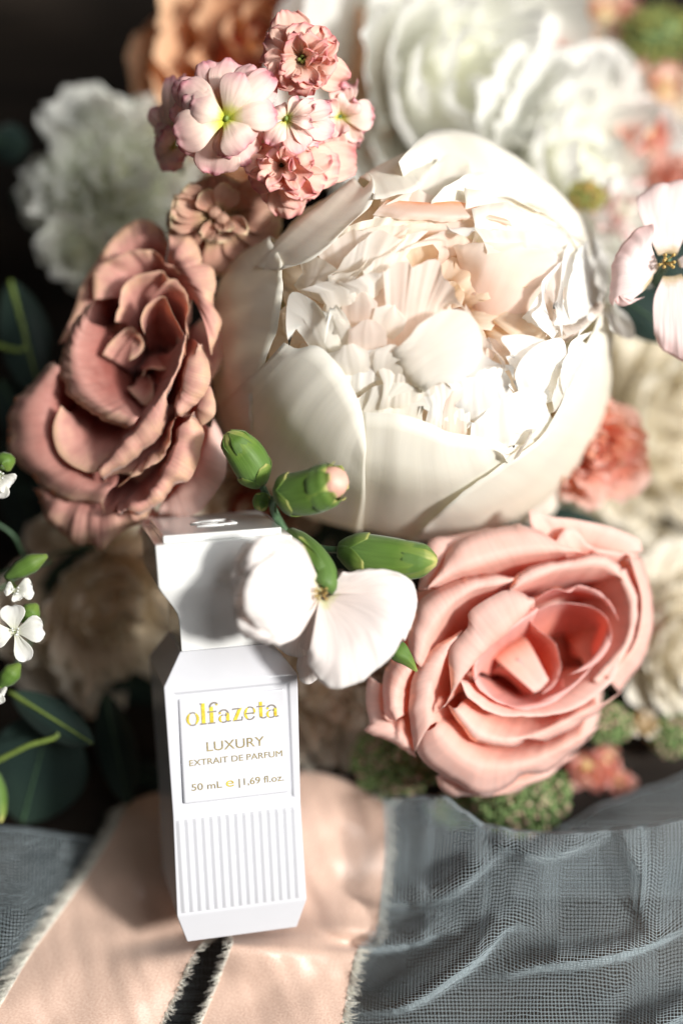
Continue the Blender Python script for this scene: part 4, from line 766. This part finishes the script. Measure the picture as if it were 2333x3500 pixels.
# lower crumpled floret
B = Bloom('stock_floret', 'crumpled coral floret with curled petals at the lower end, touching the peony', 'floret', '1', (1160, 680), 4.7, M['stock2'], grp)
for tip, w, z, cup in [((1190, 895), 120, 4.2, .0), ((1240, 850), 110, 4.3, .1), ((1120, 840), 90, 4.2, .1), ((1040, 770), 90, 4.5, .2), ((1010, 690), 80, 4.5, .2), ((1080, 600), 80, 4.6, .2), ((1400, 690), 140, 4.3, .1), ((1475, 660), 130, 4.0, .1), ((1360, 620), 130, 4.4, .1), ((1330, 780), 110, 4.6, .15), ((1290, 640), 90, 4.8, .2)]:
    spat(B, B.c, tip, w * 1.3, 4.2, z, cup=cup, m=M['stock2'], ruffle=.11, arch=.25, ragged=.02, tipround=.7)
for tip, w, z in [((1095, 770), 90, 5.0), ((1160, 800), 100, 5.1), ((1255, 820), 90, 5.0), ((1240, 740), 80, 5.3), ((1165, 745), 90, 5.3), ((1090, 700), 60, 5.2), ((1130, 630), 60, 5.2), ((1200, 630), 70, 5.3), ((1230, 680), 50, 5.2), ((1175, 640), 40, 5.1)]:
    spat(B, B.c, tip, w * 1.3, 4.3, z, cup=.35, m=M['stock2'], ruffle=.15, arch=.2, ragged=.02, tipround=.75)
B.stalk()
# main open floret
B = Bloom('stock_floret', 'large open pink floret with a yellow green throat, centre of the spike', 'floret', '1', (930, 490), 5.2, M['stock'], grp)
for tip, w, z, cup in [((700, 470), 150, 4.6, -.1), ((720, 340), 130, 4.6, -.1), ((840, 260), 140, 4.6, -.1), ((950, 235), 170, 4.7, -.1), ((1060, 290), 150, 4.8, -.1), ((1120, 330), 140, 4.8, -.1), ((1080, 600), 120, 4.7, -.1), ((1030, 675), 150, 4.7, -.1), ((880, 725), 190, 4.6, -.1), ((740, 620), 150, 4.6, -.1), ((920, 650), 90, 4.9, -.1)]:
    spat(B, B.c, tip, w, 4.9, z, cup=cup, m=M['stock'], ruffle=.06)
for tip, w, z, cup in [((745, 350), 150, 5.1, -.2), ((760, 390), 150, 5.3, -.22), ((785, 430), 150, 5.45, -.22), ((720, 560), 180, 5.3, -.15), ((1010, 610), 175, 5.3, -.18), ((1145, 460), 140, 5.3, -.15), ((1000, 300), 150, 5.45, -.15), ((1120, 300), 120, 5.2, -.15)]:
    spat(B, B.c, tip, w, 5.15, z, cup=cup, m=M['stock'], ruffle=.05, arch=.28, base=.16)
B.hearts(2, .06, .03, 'yellowstem'); B.stalk()
# right small open floret
B = Bloom('stock_floret', 'smaller open pink floret just right of the large one, petals parted around a yellow throat', 'floret', '1', (1180, 490), 5.0, M['stock'], grp)
for tip, w, z, cup in [((1110, 600), 100, 5.1, -.1), ((1240, 630), 140, 5.1, -.1), ((1130, 440), 90, 5.0, -.1), ((1370, 440), 90, 5.0, .1), ((1300, 420), 70, 5.2, .1), ((1290, 500), 60, 5.2, .1), ((1370, 540), 110, 4.7, .1), ((1320, 580), 100, 4.8, .1), ((1240, 400), 70, 5.0, .1), ((1280, 590), 60, 5.1, .1)]:
    spat(B, B.c, tip, w, 4.85, z, cup=cup, m=M['stock'], ruffle=.07, arch=.2)
B.hearts(2, .05, .03, 'yellowstem'); B.stalk()
# ---------------- dianthus buds
def bud(view, a, b, r, z0, z1, label, tipm='green', open_=False, stem=None, teeth=4):
    A = at(view, *a, z0); Bp = at(view, *b, z1); root = thing('carnation_bud', label, 'flower bud', tuple(A), 'green carnation buds by the bottle cap')
    d = Bp - A; prof = [(0, .35), (.06, .62), (.16, .9), (.32, 1.0), (.55, .98), (.75, .84), (.88, .62), (.96, .34), (1.0, .06)] if not open_ else [(0, .4), (.06, .7), (.16, .92), (.4, 1.0), (.7, 1.0), (.88, .9), (.94, .78)]
    dn = d.normalized(); s1 = dn.cross(Vector((0, 0, 1))).normalized(); s2 = dn.cross(s1); bend = s1 * r * .15
    V, F, U = [], [], []
    seg = 28; rings = 26
    pr = spline([Vector((p, q, 0)) for p, q in prof], rings)
    for j, p in enumerate(pr):
        for i in range(seg):
            th = 2 * math.pi * i / seg; lob = 1 + .035 * math.sin(th * 5 + p.x * 2.0) * min(1, p.x * 2) + .02 * math.sin(th * 13)
            V.append(A + d * p.x + bend * math.sin(math.pi * p.x) + (s1 * math.cos(th) + s2 * math.sin(th)) * r * max(.02, p.y) * lob); U.append((i / seg, p.x))
    F = [(j * seg + i, j * seg + (i + 1) % seg, (j + 1) * seg + (i + 1) % seg, (j + 1) * seg + i) for j in range(rings - 1) for i in range(seg)]
    F += [tuple(range(seg))[::-1]]
    mesh_obj('calyx', V, F, M['green'], root, uvs=U)
    def sheath(th0, dth, x0, x1, lift, nm='bract', tip=True):
        rows = []
        for k in range(6):
            t = k / 5; x = x0 + (x1 - x0) * t; pv = min(pr, key=lambda p: abs(p.x - x)).y
            w = dth * (1 - .75 * t ** 2.2) if tip else dth
            rows.append([A + d * x + bend * math.sin(math.pi * x) + (s1 * math.cos(th0 + w * s) + s2 * math.sin(th0 + w * s)) * r * (pv + lift * (t if nm == 'tooth' else .5 + .5 * t) + (.012 if nm == 'tooth' else 0) * min(1, t * 4) - (.02 if nm == 'tooth' and k == 0 else 0)) for s in (-1, -.5, 0, .5, 1)])
        V, F, U = patch(rows, 14, 12, ruffle=.01, rough=.003); mesh_obj(nm, V, F, M['green'], root, uvs=[(u, .1 + v * .85) for u, v in U], solid=.015)
    for k in range(4): sheath(k * 1.57 + .5, .95, -.02, .30, .05)
    for k in range(teeth): sheath(k * 2 * math.pi / teeth + .2, .62, .66 if not open_ else .62, .99 if not open_ else 1.03, .03 if not open_ else .06, 'tooth')
    if open_:
        c = A + d * .9; V, F, U = blob(c, r * .70, 18, 12, (1, 1, 1), .1); 
        V = [c + dn * (p - c).dot(dn) * 1.1 + ((p - c) - dn * (p - c).dot(dn)) for p in V]
        mesh_obj('petal_tip', V, F, M['pinktip'], root, uvs=U)
    if stem:
        V, F, U = tube([A + d * .03] + [at(view, x, y, z) for x, y, z in stem], .085, 10); mesh_obj('stem', V, F, M['stem'], root, uvs=U)
    return root
M['pinktip'] = plain_mat('pink_bud_tip', (.90, .55, .44), .5, nvar=.15, nscale=2.5, trans=.3)
bud('5', (602, 345), (443, 105), .45, 4.6, 5.1, 'slim green bud with a yellow pointed tip against the mauve rose', stem=[(640, 420, 4.3), (690, 520, 4.0), (760, 640, 3.8)])
bud('5', (685, 400), (960, 335), .52, 5.4, 6.1, 'blunt green bud showing a pink petal tip in front of the big peony', open_=True, teeth=6, stem=[(660, 430, 4.9), (670, 500, 4.3), (760, 620, 3.8)])
bud('5', (615, 395), (600, 470), .20, 4.7, 4.9, 'tiny round green bud between the two upper buds', teeth=3, stem=[(650, 420, 4.3)])
bud('5', (975, 655), (1425, 705), .52, 5.0, 5.6, 'longest green bud lying sideways over the blush rose', stem=[(900, 650, 4.8), (840, 640, 4.4), (800, 660, 4.0)])
# ---------------- white carnation in front
B = Bloom('carnation', 'white flower with fan petals in front of the bottle cap, its left petal cupped', 'carnation', '5', (880, 860), 6.2, M['carnation'], solid=.02, depth=.9, hang=(-60, -140))
kc = dict(m=M['carnation'], nu=40, nv=22, ruffle=.05, ragged=.025, ext=0)
B.zf = lambda x, y: 6.0
B.petal((.1, [(872, 880), (895, 890), (915, 870)]), (.35, [(850, 1010), (930, 1040), (1060, 960), (1080, 860)]), (.45, [(830, 1110), (930, 1180), (1130, 1060), (1230, 900)]), ([.2, .35, .3, .2], [(822, 1130), (840, 1220), (900, 1290), (960, 1300), (1050, 1275), (1130, 1220), (1210, 1150), (1250, 1090), (1300, 1000), (1310, 960)]), **kc)
B.petal((-.1, [(900, 850), (915, 855), (925, 870)]), (.0, [(950, 800), (1040, 830), (1070, 900)]), (.1, [(980, 760), (1150, 790), (1200, 960)]), ([-.1, .1, 0, -.1], [(985, 762), (1060, 748), (1150, 745), (1250, 765), (1310, 810), (1330, 880), (1322, 940), (1300, 1010), (1270, 1080)]), **kc)
B.petal((-.5, [(870, 900), (880, 910)]), (-.6, [(800, 980), (850, 1010)]), (-.8, [(700, 1060), (760, 1090), (830, 1070)]), ([-.9, -.8], [(660, 1090), (720, 1140), (800, 1150), (850, 1110)]), **kc)
B.petal((-.5, [(870, 900), (900, 910)]), (-.7, [(800, 1050), (860, 1080)]), (-.9, [(770, 1180), (810, 1230), (860, 1220)]), ([-1.0, -.9], [(770, 1210), (790, 1260), (830, 1280), (870, 1250)]), **kc)
# cupped left petals, reaching towards the viewer
B.petal((.0, [(875, 815), (885, 850), (875, 890)]), ([0.37, 0.69, 0.45], [(790, 660), (760, 850), (790, 1020)]), ([0.82, 1.35, 0.94], [(690, 640), (600, 850), (680, 1060)]), ([0.82, 1.39, 1.39, 0.90], [(640, 680), (545, 780), (525, 930), (620, 1070)]), **kc)
B.petal((.1, [(865, 780), (880, 820)]), ([0.49, 0.66, 0.66], [(800, 640), (710, 660), (670, 800)]), ([0.78, 1.15, 1.15], [(730, 590), (600, 620), (560, 760)]), ([0.74, 1.07, 1.07, 0.90], [(700, 585), (600, 590), (530, 650), (500, 740)]), **kc)
B.petal((.1, [(875, 860), (870, 900)]), ([0.37, 0.49, 0.37], [(820, 940), (770, 1000), (780, 1050)]), ([0.69, 1.07, 0.69], [(640, 940), (610, 1050), (700, 1090)]), ([0.69, 0.98, 0.82, 0.53], [(510, 880), (490, 980), (540, 1070), (700, 1095)]), **kc)
B.petal((-.2, [(865, 775), (870, 810)]), (.4, [(720, 680), (660, 760)]), ([0.61, 0.78], [(580, 640), (510, 760)]), ([0.57, 0.78, 0.66], [(540, 620), (480, 690), (462, 800), (480, 900)]), **kc)
B.petal((.0, [(870, 850), (870, 880)]), (.4, [(720, 850), (720, 950)]), (.9, [(560, 800), (540, 960)]), ([0.86, 1.02, 0.86], [(500, 790), (470, 880), (480, 990)]), **kc)
B.hearts(12, .028, .14, 'ochre', up=.12)
V, F, U = tube([at('5', 885, 830, 6.0), at('5', 900, 790, 5.9), at('5', 850, 690, 5.5), at('5', 790, 620, 5.0), at('5', 740, 570, 4.5)], [.30, .34, .30, .24, .12], 14); mesh_obj('calyx', V, F, M['green'], B.root, uvs=[(u, .2 + v * .5) for u, v in U])
B.petal((.0, [(895, 740), (930, 780), (900, 790)]), (.1, [(850, 660), (880, 700), (870, 760)]), (.0, [(770, 590), (800, 600), (790, 640)]), m=M['green'], ext=0, name='bract', ragged=0)
B2 = thing('leaf_tip', 'bright green pointed leaf tip under the white fan petals, over the blush rose', 'leaf', tuple(at('5', 1230, 1130, 4.9)), None)
V, F, U = patch([[at('5', 1180, 1090, 4.9), at('5', 1220, 1110, 5.05), at('5', 1260, 1080, 4.9)], [at('5', 1210, 1160, 5.0), at('5', 1240, 1140, 5.15), at('5', 1280, 1100, 5.0)], [at('5', 1270, 1190, 5.0), at('5', 1290, 1170, 5.1), at('5', 1305, 1150, 5.0)], [at('5', 1325, 1225, 4.9), at('5', 1328, 1222, 4.9), at('5', 1332, 1218, 4.9)]], 14, 16, ruffle=.01)
mesh_obj('blade', V, F, M['green'], B2, uvs=[(u, .3 + .6 * v) for u, v in U], solid=.03)
# ---------------- blush flower at the right edge
B = Bloom('sweet_flower', 'pale blush flower with broad veined petals at the right edge of the frame', 'flower', '2', (1500, 1130), 4.3, M['carnation'], solid=.02, depth=1.0)
B.zf = lambda x, y: 4.0
M['blushwhite'] = petal_mat('veined_blush_petal', [(0, (.62, .50, .30)), (.12, (.90, .80, .78)), (.75, (.90, .76, .74)), (1, (.88, .66, .64))], trans=.3, tcol=(1, .9, .85), vein=.10, vary=.05, veins=30, bump=.4)
kb = dict(m=M['blushwhite'], nu=34, nv=20, ruffle=.05, ragged=.01, ext=0)
B.petal((.1, [(1455, 1140), (1460, 1165), (1440, 1190)]), (.35, [(1430, 1060), (1350, 1150), (1370, 1260)]), (.35, [(1445, 1000), (1320, 1120), (1280, 1290)]), (.15, [(1440, 975), (1380, 990), (1300, 1070), (1255, 1180), (1245, 1290), (1262, 1330)]), **kb)
B.petal((.1, [(1440, 1190), (1430, 1220), (1400, 1260)]), (.2, [(1330, 1200), (1290, 1260), (1340, 1310)]), (.2, [(1262, 1300), (1310, 1330), (1400, 1290)]), **kb)
B.petal((-.1, [(1460, 1110), (1500, 1100), (1540, 1110)]), (-.1, [(1380, 940), (1490, 920), (1600, 960)]), (-.3, [(1365, 860), (1450, 815), (1560, 800), (1640, 850)]), (-.6, [(1375, 850), (1440, 805), (1540, 790), (1620, 820)]), **kb)
B.petal((0., [(1480, 1200), (1520, 1200), (1560, 1190)]), (.1, [(1440, 1300), (1500, 1310), (1620, 1290)]), (0, [(1440, 1420), (1520, 1460), (1640, 1470)]), (-.2, [(1450, 1470), (1500, 1530), (1570, 1570), (1660, 1580)]), **kb)
B.petal((.0, [(1540, 1130), (1550, 1160)]), (.2, [(1620, 1080), (1640, 1180)]), (.0, [(1720, 1060), (1740, 1200)]), **kb)
B.hearts(10, .045, .2, 'ochre' if 'ochre' in M else 'heart', up=.1); B.stalk(.1)
# ================================================================== background blooms (procedural, each still petal by petal)
def lean_frame(ax):
    ax = Vector(ax).normalized(); a = ax.cross(Vector((0, 1, .1))); a.normalize(); b = ax.cross(a); return ax, a, b
def big_bloom(name, label, cat, c, rad, axis, mats, rings, seed, group=None, closed=.5, ruffle=.1, ragged=.05, solid=0.0, stem=True, core=None, wid=1.0):
    """rings: list of (count, radius fraction, opening angle, length fraction). Petals stand round the axis and cup inward."""
    rnd = random.Random(seed); c = Vector(c); ax, a, b = lean_frame(axis)
    root = thing(name, label, cat, tuple(c - ax * rad * .9), group); base = c - ax * rad * .75
    for ri, (n, r0, ang, ln) in enumerate(rings):
        for k in range(n):
            ph = 2 * math.pi * (k + .5 * (ri % 2) + rnd.uniform(-.2, .2)) / n
            an = R(ang + rnd.uniform(-8, 8)); L_ = rad * ln * rnd.uniform(.88, 1.12); hw = math.pi / n * 1.25 * wid
            rows = []
            for t in (0.0, .3, .6, .85, 1.0):
                # meridian: goes out by an, then curls back to the axis
                cur = an * (1 - closed * t) ; rr = rad * r0 * (.25 + .75 * min(1, t * 2)) + L_ * t * math.sin(an) * (1 - .42 * closed * t); hh = L_ * t * math.cos(an * .8) * 1.15
                row = []
                w = hw * (.5 + .5 * math.sin(math.pi * min(1, .25 + t * .55)))
                wr = max(rr, rad * .12)
                for s in (-1, -.5, 0, .5, 1):
                    p_ = ph + w * s * (1 if t < .95 else .75); dr = -.10 * rad * s * s * t; dh = -.16 * L_ * s * s * (t ** 2)
                    row.append(base + (a * math.cos(p_) + b * math.sin(p_)) * (wr + dr) + ax * (hh + dh + rad * .1 * rnd.uniform(-.3, .3) * t))
                rows.append(row)
            V, F, U = patch(rows, 14, 12, ruffle=ruffle, ragged=ragged, rough=.01)
            mesh_obj('petal', V, F, M[rnd.choice(mats)], root, uvs=U, solid=solid)
    V, F, U = blob(base + ax * rad * .42, rad * .42, 14, 10, (1, 1, 1), .15); mesh_obj('flower_heart', V, F, core or M[mats[0]], root, uvs=U)
    if stem: stem_to_table(root, base, .2)
    return root
white_r = [(6, .30, 78, 1.12), (7, .26, 58, 1.05), (8, .22, 42, 1.0), (9, .18, 28, .95), (8, .12, 16, .9), (6, .06, 8, .85)]
full_r = [(6, .3, 88, 1.15), (8, .28, 70, 1.1), (9, .26, 55, 1.05), (10, .22, 42, 1.0), (10, .18, 30, .98), (9, .13, 20, .95), (8, .08, 12, .9), (5, .03, 5, .88)]
broad_r = [(5, .3, 85, 1.15), (5, .28, 66, 1.08), (6, .25, 50, 1.02), (6, .2, 36, .98), (6, .15, 24, .95), (5, .1, 14, .92), (4, .04, 6, .9)]
rose_r = [(5, .25, 85, 1.2), (6, .25, 65, 1.05), (6, .22, 48, .95), (6, .18, 34, .9), (5, .13, 22, .88), (4, .08, 12, .85), (3, .03, 6, .82)]
big_bloom('peony', 'big blurred white peony behind, top right of the bouquet', 'peony', at('P', 1110, 190, -1.9), 5.0, (.4, -.1, 1), ['white'], broad_r, 21, closed=.62)
big_bloom('peony', 'blurred white ruffled bloom behind the right shoulder of the big peony', 'peony', at('P', 1360, 380, -1.5), 3.6, (.5, .0, 1), ['white'], broad_r, 22, ruffle=.15)
big_bloom('carnation', 'blurred greenish white ruffled bloom, upper left behind the mauve rose', 'carnation', at('P', 275, 400, -1.6), 2.25, (.2, .1, 1), ['white2'], full_r, 23, ruffle=.3, ragged=.12)
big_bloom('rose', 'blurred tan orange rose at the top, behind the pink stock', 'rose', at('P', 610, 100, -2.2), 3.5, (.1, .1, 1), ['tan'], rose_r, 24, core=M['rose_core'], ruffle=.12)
big_bloom('peony', 'blurred cream bloom along the right edge, beside the blush rose', 'peony', at('P', 1590, 980, -3.2), 4.6, (.2, .1, 1), ['cream2'], full_r, 25, ruffle=.15)
big_bloom('peony', 'dim cream bloom left of the bottle neck, below the mauve rose', 'peony', at('P', 260, 1410, -.6), 3.1, (.5, -.4, 1), ['cream', 'cream3'], white_r, 26, ruffle=.15, ragged=.08)
big_bloom('peony', 'cream ruffled bloom between the bottle shoulder and the blush rose', 'peony', at('P', 770, 1590, -.3), 2.7, (.3, -.4, 1), ['cream', 'cream3'], white_r, 27, ruffle=.2)
big_bloom('rose', 'dark blush bloom deep between the mauve rose and the bottle cap', 'rose', at('P', 590, 1180, -1.2), 2.3, (0, -.1, 1), ['cream3'], rose_r, 28, core=M['rose_core'])
big_bloom('rose', 'small blurred coral rose between the big peony and the right edge', 'rose', at('P', 1370, 1040, 1.3), 1.55, (.3, -.2, 1), ['pink_rose'], broad_r[1:], 29, core=M['rose_core'])
big_bloom('peony', 'blurred beige bloom low at the right edge beside the blush rose', 'peony', at('P', 1600, 1500, -1.2), 2.6, (.2, -.2, 1), ['cream2'], white_r, 30)
big_bloom('carnation', 'dim white petal cluster under the upper left carnation', 'carnation', at('P', 170, 590, -.6), 1.1, (-.3, -.5, 1), ['white2'], [(4, .2, 75, 1.2), (4, .15, 50, 1.0)], 31)
big_bloom('peony', 'cream filler bloom below the coral rose, behind the big peony', 'peony', at('P', 1260, 1130, -2.2), 2.2, (.1, 0, 1), ['cream2'], white_r, 32)
g = 'blurred pink blossoms in the top right corner'
for i, (x, y, r, z, lab, ms) in enumerate([(1310, 110, .9, -3.0, 'small blurred pink blossom left of the top right group', ['stock3', 'stock2']), (1390, 30, 1.2, -4.0, 'tall blurred peach blossom cut by the top edge', ['stock2', 'cream']),
        (1400, 195, 1.0, -3.2, 'blurred dusty pink blossom above the white ruffled bloom', ['stock3']), (1530, 200, 1.1, -3.2, 'blurred pink and cream blossom at the right edge near the top', ['stock2', 'cream']),
        (1490, 300, .8, -1.9, 'small dark pink blossom beside the right edge under the cream one', ['stock2']), (1545, 410, .9, -1.6, 'blurred salmon blossom at the right edge above the pale flower', ['coral']),
        (1440, 480, 1.0, -.6, 'blurred pale blossom above the veined flower at right', ['white', 'blushwhite']), (1480, 1440, .8, -1.6, 'blurred mauve blossom to the right of the blush rose', ['mauve'])]):
    big_bloom('blossom', lab, 'blossom', at('P', x, y, z), r, (.2, .1, 1), ms, rose_r[1:6], 40 + i, g if i < 6 else None, stem=False, ruffle=.15)
for i, (x, y, r, z, lab) in enumerate([(1345, 1770, .95, -.2, 'dusty pink blossom peeping out right below the blush rose'), (1390, 1750, .7, -.5, 'smaller dusty pink blossom at the right end of the low cluster'), (1480, 1660, .55, .2, 'round cream bud at the lower right'),
                                   (1420, 1800, .6, -.4, 'tiny dim pink blossom above the tulle')]):
    big_bloom('blossom', lab, 'blossom', at('P', x, y, z), r, (-.1, -.3, 1), ['stock2'] if i != 2 else ['cream', 'yellowcream'], rose_r[2:6], 60 + i, 'small blossoms beneath the blush rose', stem=False, closed=.9)
# ---------------- green umbels (many tiny beads)
def umbel(label, c, r, n, seed, mats=('ammi', 'ammi_pink'), sq=(1, .8, .6)):
    rnd = random.Random(seed); c = Vector(c); root = thing('umbel', label, 'umbel', tuple(c - Vector((0, 0, r))), 'green umbel heads')
    for mi, mm in enumerate(mats):
        P_ = []
        for k in range(n if mi == 0 else n // 3):
            th = rnd.uniform(0, 2 * math.pi); u = rnd.uniform(-.2, 1); s = math.sqrt(max(0, 1 - u * u))
            d = Vector((s * math.cos(th) * sq[0], s * math.sin(th) * sq[1], u * sq[2])); cl = 1 + .16 * noise.noise(d * 4 + Vector((seed, 0, 0)))
            P_.append(blob(c + d * r * cl * rnd.uniform(.82, 1.05), rnd.uniform(.035, .085), 6, 4, (1, 1, 1)))
        V, F, U = join(P_); o = mesh_obj('beads', V, F, M[mm], root, uvs=U); o['kind'] = 'stuff'
    V, F, U = blob(c, r * .80, 16, 10, (sq[0], sq[1], sq[2]), .2); mesh_obj('head', V, F, M['ammi'], root, uvs=U)
    V, F, U = tube([c, c + Vector((.1, .4, -1.2)), c + Vector((.1, .8, -2.4))], .08, 7); mesh_obj('stem', V, F, M['stem'], root, uvs=U)
umbel('green beaded umbel head under the lower edge of the blush rose', at('P', 1195, 1830, .7), 1.25, 700, 1)
umbel('green umbel head left below the blush rose, over the satin hump', at('P', 910, 1745, .5), 1.15, 600, 2)
umbel('small green umbel in shade right of the blush rose base', at('P', 1395, 1665, .3), .65, 300, 3)
umbel('dim green umbel between the other two, against the tulle', at('P', 1060, 1860, -.2), .9, 400, 4, sq=(1, .5, .5))
umbel('blurred yellow green umbel in the top right corner', at('P', 1510, 85, -3.6), 1.1, 380, 5, ('yellowgreen', 'ammi'))
umbel('small olive bud cluster behind the peony at the upper right', at('P', 1345, 450, -.2), .5, 160, 6, ('yellowgreen', 'heart'))
umbel('little white and green bead cluster under the left umbel', at('P', 880, 1810, .2), .55, 200, 7, ('whitebit', 'ammi'))
umbel('small green cluster at the lower right corner of the flowers', at('P', 1545, 1690, -.2), .7, 260, 8)
# ---------------- eucalyptus leaves
def leaf(label, pts, vein=None, m='euca', grp='eucalyptus leaves', stem=None, name='eucalyptus_leaf'):
    """pts: rows of (x, y, z) in full-frame pixels, base first"""
    rows = [[at('P', *p) for p in r] for r in pts]; c = rows[0][len(rows[0]) // 2]; root = thing(name, label, 'leaf', tuple(c), grp)
    V, F, U = patch(rows, 20, 20, ruffle=.02, rough=.01); mesh_obj('blade', V, F, M[m], root, uvs=U, solid=.03)
    mid = [r[len(r) // 2] + Vector((0, 0, .03)) for r in rows]
    if stem: mid = [at('P', *p) for p in stem] + mid
    V, F, U = tube(mid, [.07, .055, .02] if stem else [.035, .02, .01], 6); mesh_obj('midrib', V, F, M['yellowstem' if stem else 'stem'], root, uvs=U)
def disc(cx, cy, rx, ry, ang, z, tilt=.3, bow=.25):
    rows = []; ca, sa = math.cos(R(ang)), math.sin(R(ang))
    for t, w in ((0, .08), (.12, .55), (.35, .95), (.6, 1), (.85, .66), (1, .1)):
        r = []
        for s in (-1, -.5, 0, .5, 1):
            lx = (t * 2 - 1) * rx; ly = s * w * ry
            r.append((cx + lx * ca - ly * sa, cy + lx * sa + ly * ca, z + tilt * (t - .5) - bow * s * s * w + .1 * math.sin(t * 3)))
        rows.append(r)
    return rows
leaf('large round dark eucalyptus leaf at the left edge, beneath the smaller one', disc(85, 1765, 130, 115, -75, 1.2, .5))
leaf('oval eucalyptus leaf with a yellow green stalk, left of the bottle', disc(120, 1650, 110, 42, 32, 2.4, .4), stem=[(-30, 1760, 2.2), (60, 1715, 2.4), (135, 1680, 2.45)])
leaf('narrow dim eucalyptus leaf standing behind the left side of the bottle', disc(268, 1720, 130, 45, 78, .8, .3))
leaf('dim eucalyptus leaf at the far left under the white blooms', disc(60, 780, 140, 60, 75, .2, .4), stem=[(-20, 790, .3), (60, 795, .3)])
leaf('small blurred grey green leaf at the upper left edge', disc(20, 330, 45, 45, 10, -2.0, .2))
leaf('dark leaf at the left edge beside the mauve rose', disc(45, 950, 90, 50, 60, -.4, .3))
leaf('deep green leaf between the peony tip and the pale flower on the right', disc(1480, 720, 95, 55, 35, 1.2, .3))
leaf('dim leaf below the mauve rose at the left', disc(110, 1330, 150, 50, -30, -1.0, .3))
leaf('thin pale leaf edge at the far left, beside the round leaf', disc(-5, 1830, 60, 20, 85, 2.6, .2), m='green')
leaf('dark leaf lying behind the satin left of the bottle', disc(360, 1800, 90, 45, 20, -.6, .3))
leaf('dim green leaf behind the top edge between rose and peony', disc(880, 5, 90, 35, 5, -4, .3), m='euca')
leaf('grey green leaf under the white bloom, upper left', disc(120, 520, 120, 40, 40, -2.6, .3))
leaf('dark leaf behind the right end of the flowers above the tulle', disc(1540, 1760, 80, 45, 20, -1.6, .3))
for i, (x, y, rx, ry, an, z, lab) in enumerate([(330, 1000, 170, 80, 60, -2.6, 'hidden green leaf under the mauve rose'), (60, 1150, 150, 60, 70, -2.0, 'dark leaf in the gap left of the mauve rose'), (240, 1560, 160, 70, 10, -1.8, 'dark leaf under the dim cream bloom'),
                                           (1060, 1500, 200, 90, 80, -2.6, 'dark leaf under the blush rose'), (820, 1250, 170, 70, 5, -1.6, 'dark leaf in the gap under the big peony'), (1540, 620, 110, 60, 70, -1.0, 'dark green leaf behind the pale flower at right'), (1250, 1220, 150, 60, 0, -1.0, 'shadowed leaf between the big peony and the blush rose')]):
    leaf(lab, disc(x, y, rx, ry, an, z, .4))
# ---------------- tiny white flowers at the left edge
def tiny(label, view, c, z, tips, bud_=None):
    B = Bloom('tiny_flower', label, 'flower', view, c, z, M['white'], 'tiny white flowers at the left edge', solid=.012, depth=.5)
    for tip, w in tips: spat(B, c, tip, w, z - .05, z + .12, cup=.08, arch=.1, m=M['white'], ruffle=.03, notch=.06, nu=12, nv=10)
    if len(tips) > 2: B.hearts(6, .025, .12, 'whitebit', up=.12)
    V, F, U = tube([at(view, c[0], c[1], z - .03), Vector(B.cal), Vector(B.cal) + Vector((-.3, .2, -.6))], [.10, .12, .05], 8); mesh_obj('calyx', V, F, M['yellowstem'], B.root, uvs=U)
tiny('lowest open white flower with four petals and pale stamens, left edge', '8', (60, 775), 4.6, [((45, 665), 105), ((180, 760), 110), ((110, 900), 75), ((-40, 800), 100)])
tiny('closed white flower just above the open one at the left edge', '8', (60, 610), 4.4, [((135, 600), 90), ((20, 600), 60), ((80, 650), 60)])
tiny('white flower cut by the left edge below the mauve rose', '8', (0, 150), 4.4, [((48, 190), 95), ((0, 245), 80), ((-40, 170), 80)])
tiny('small white flower cut by the left edge above the oval leaf', '8', (-10, 1010), 4.4, [((18, 1030), 60), ((0, 1070), 50)])
for i, (pts, lab) in enumerate([([(-20, 110), (20, 90), (35, 130)], 'short green sepal above the topmost edge flower'), ([(20, 560), (110, 510), (190, 470)], 'yellow green bud stalk pointing up right at the left edge'), ([(90, 740), (130, 690), (150, 665)], 'small green sepal behind the open white flower'), ([(0, 1000), (40, 950), (80, 905)], 'green bud stalk below the open white flower')]):
    a = [at('8', x, y, 4.2) for x, y in pts]; root = thing('green_bud', lab, 'flower bud', tuple(a[0]), 'small green buds at the left edge')
    V, F, U = tube(a, [.06, .22, .24, .05], 10, 12); mesh_obj('sepal', V, F, M['green'], root, uvs=[(u, .3 + v * .5) for u, v in U])
rnd = random.Random(77)
for i, (p0, p1, z) in enumerate([((-10, 1360), (120, 1290), 2.5), ((0, 1320), (240, 1250), 1.2), ((20, 1560), (100, 1420), 1.5), ((-10, 1200), (60, 1290), 2)]):
    a, b = at('P', *p0, z), at('P', *p1, z - .6); root = thing('thin_stem', ['thin green stem rising at the left edge above the tiny flowers', 'long thin stem crossing the dark gap under the mauve rose', 'thin stem in the dark behind the tiny flowers', 'short thin stem at the far left edge below the rose'][i], 'stem', tuple(a))
    V, F, U = tube([a, a.lerp(b, .5) + Vector((.1, .15, .1)), b], .04, 6); mesh_obj('stalk', V, F, M['stem'], root, uvs=U)
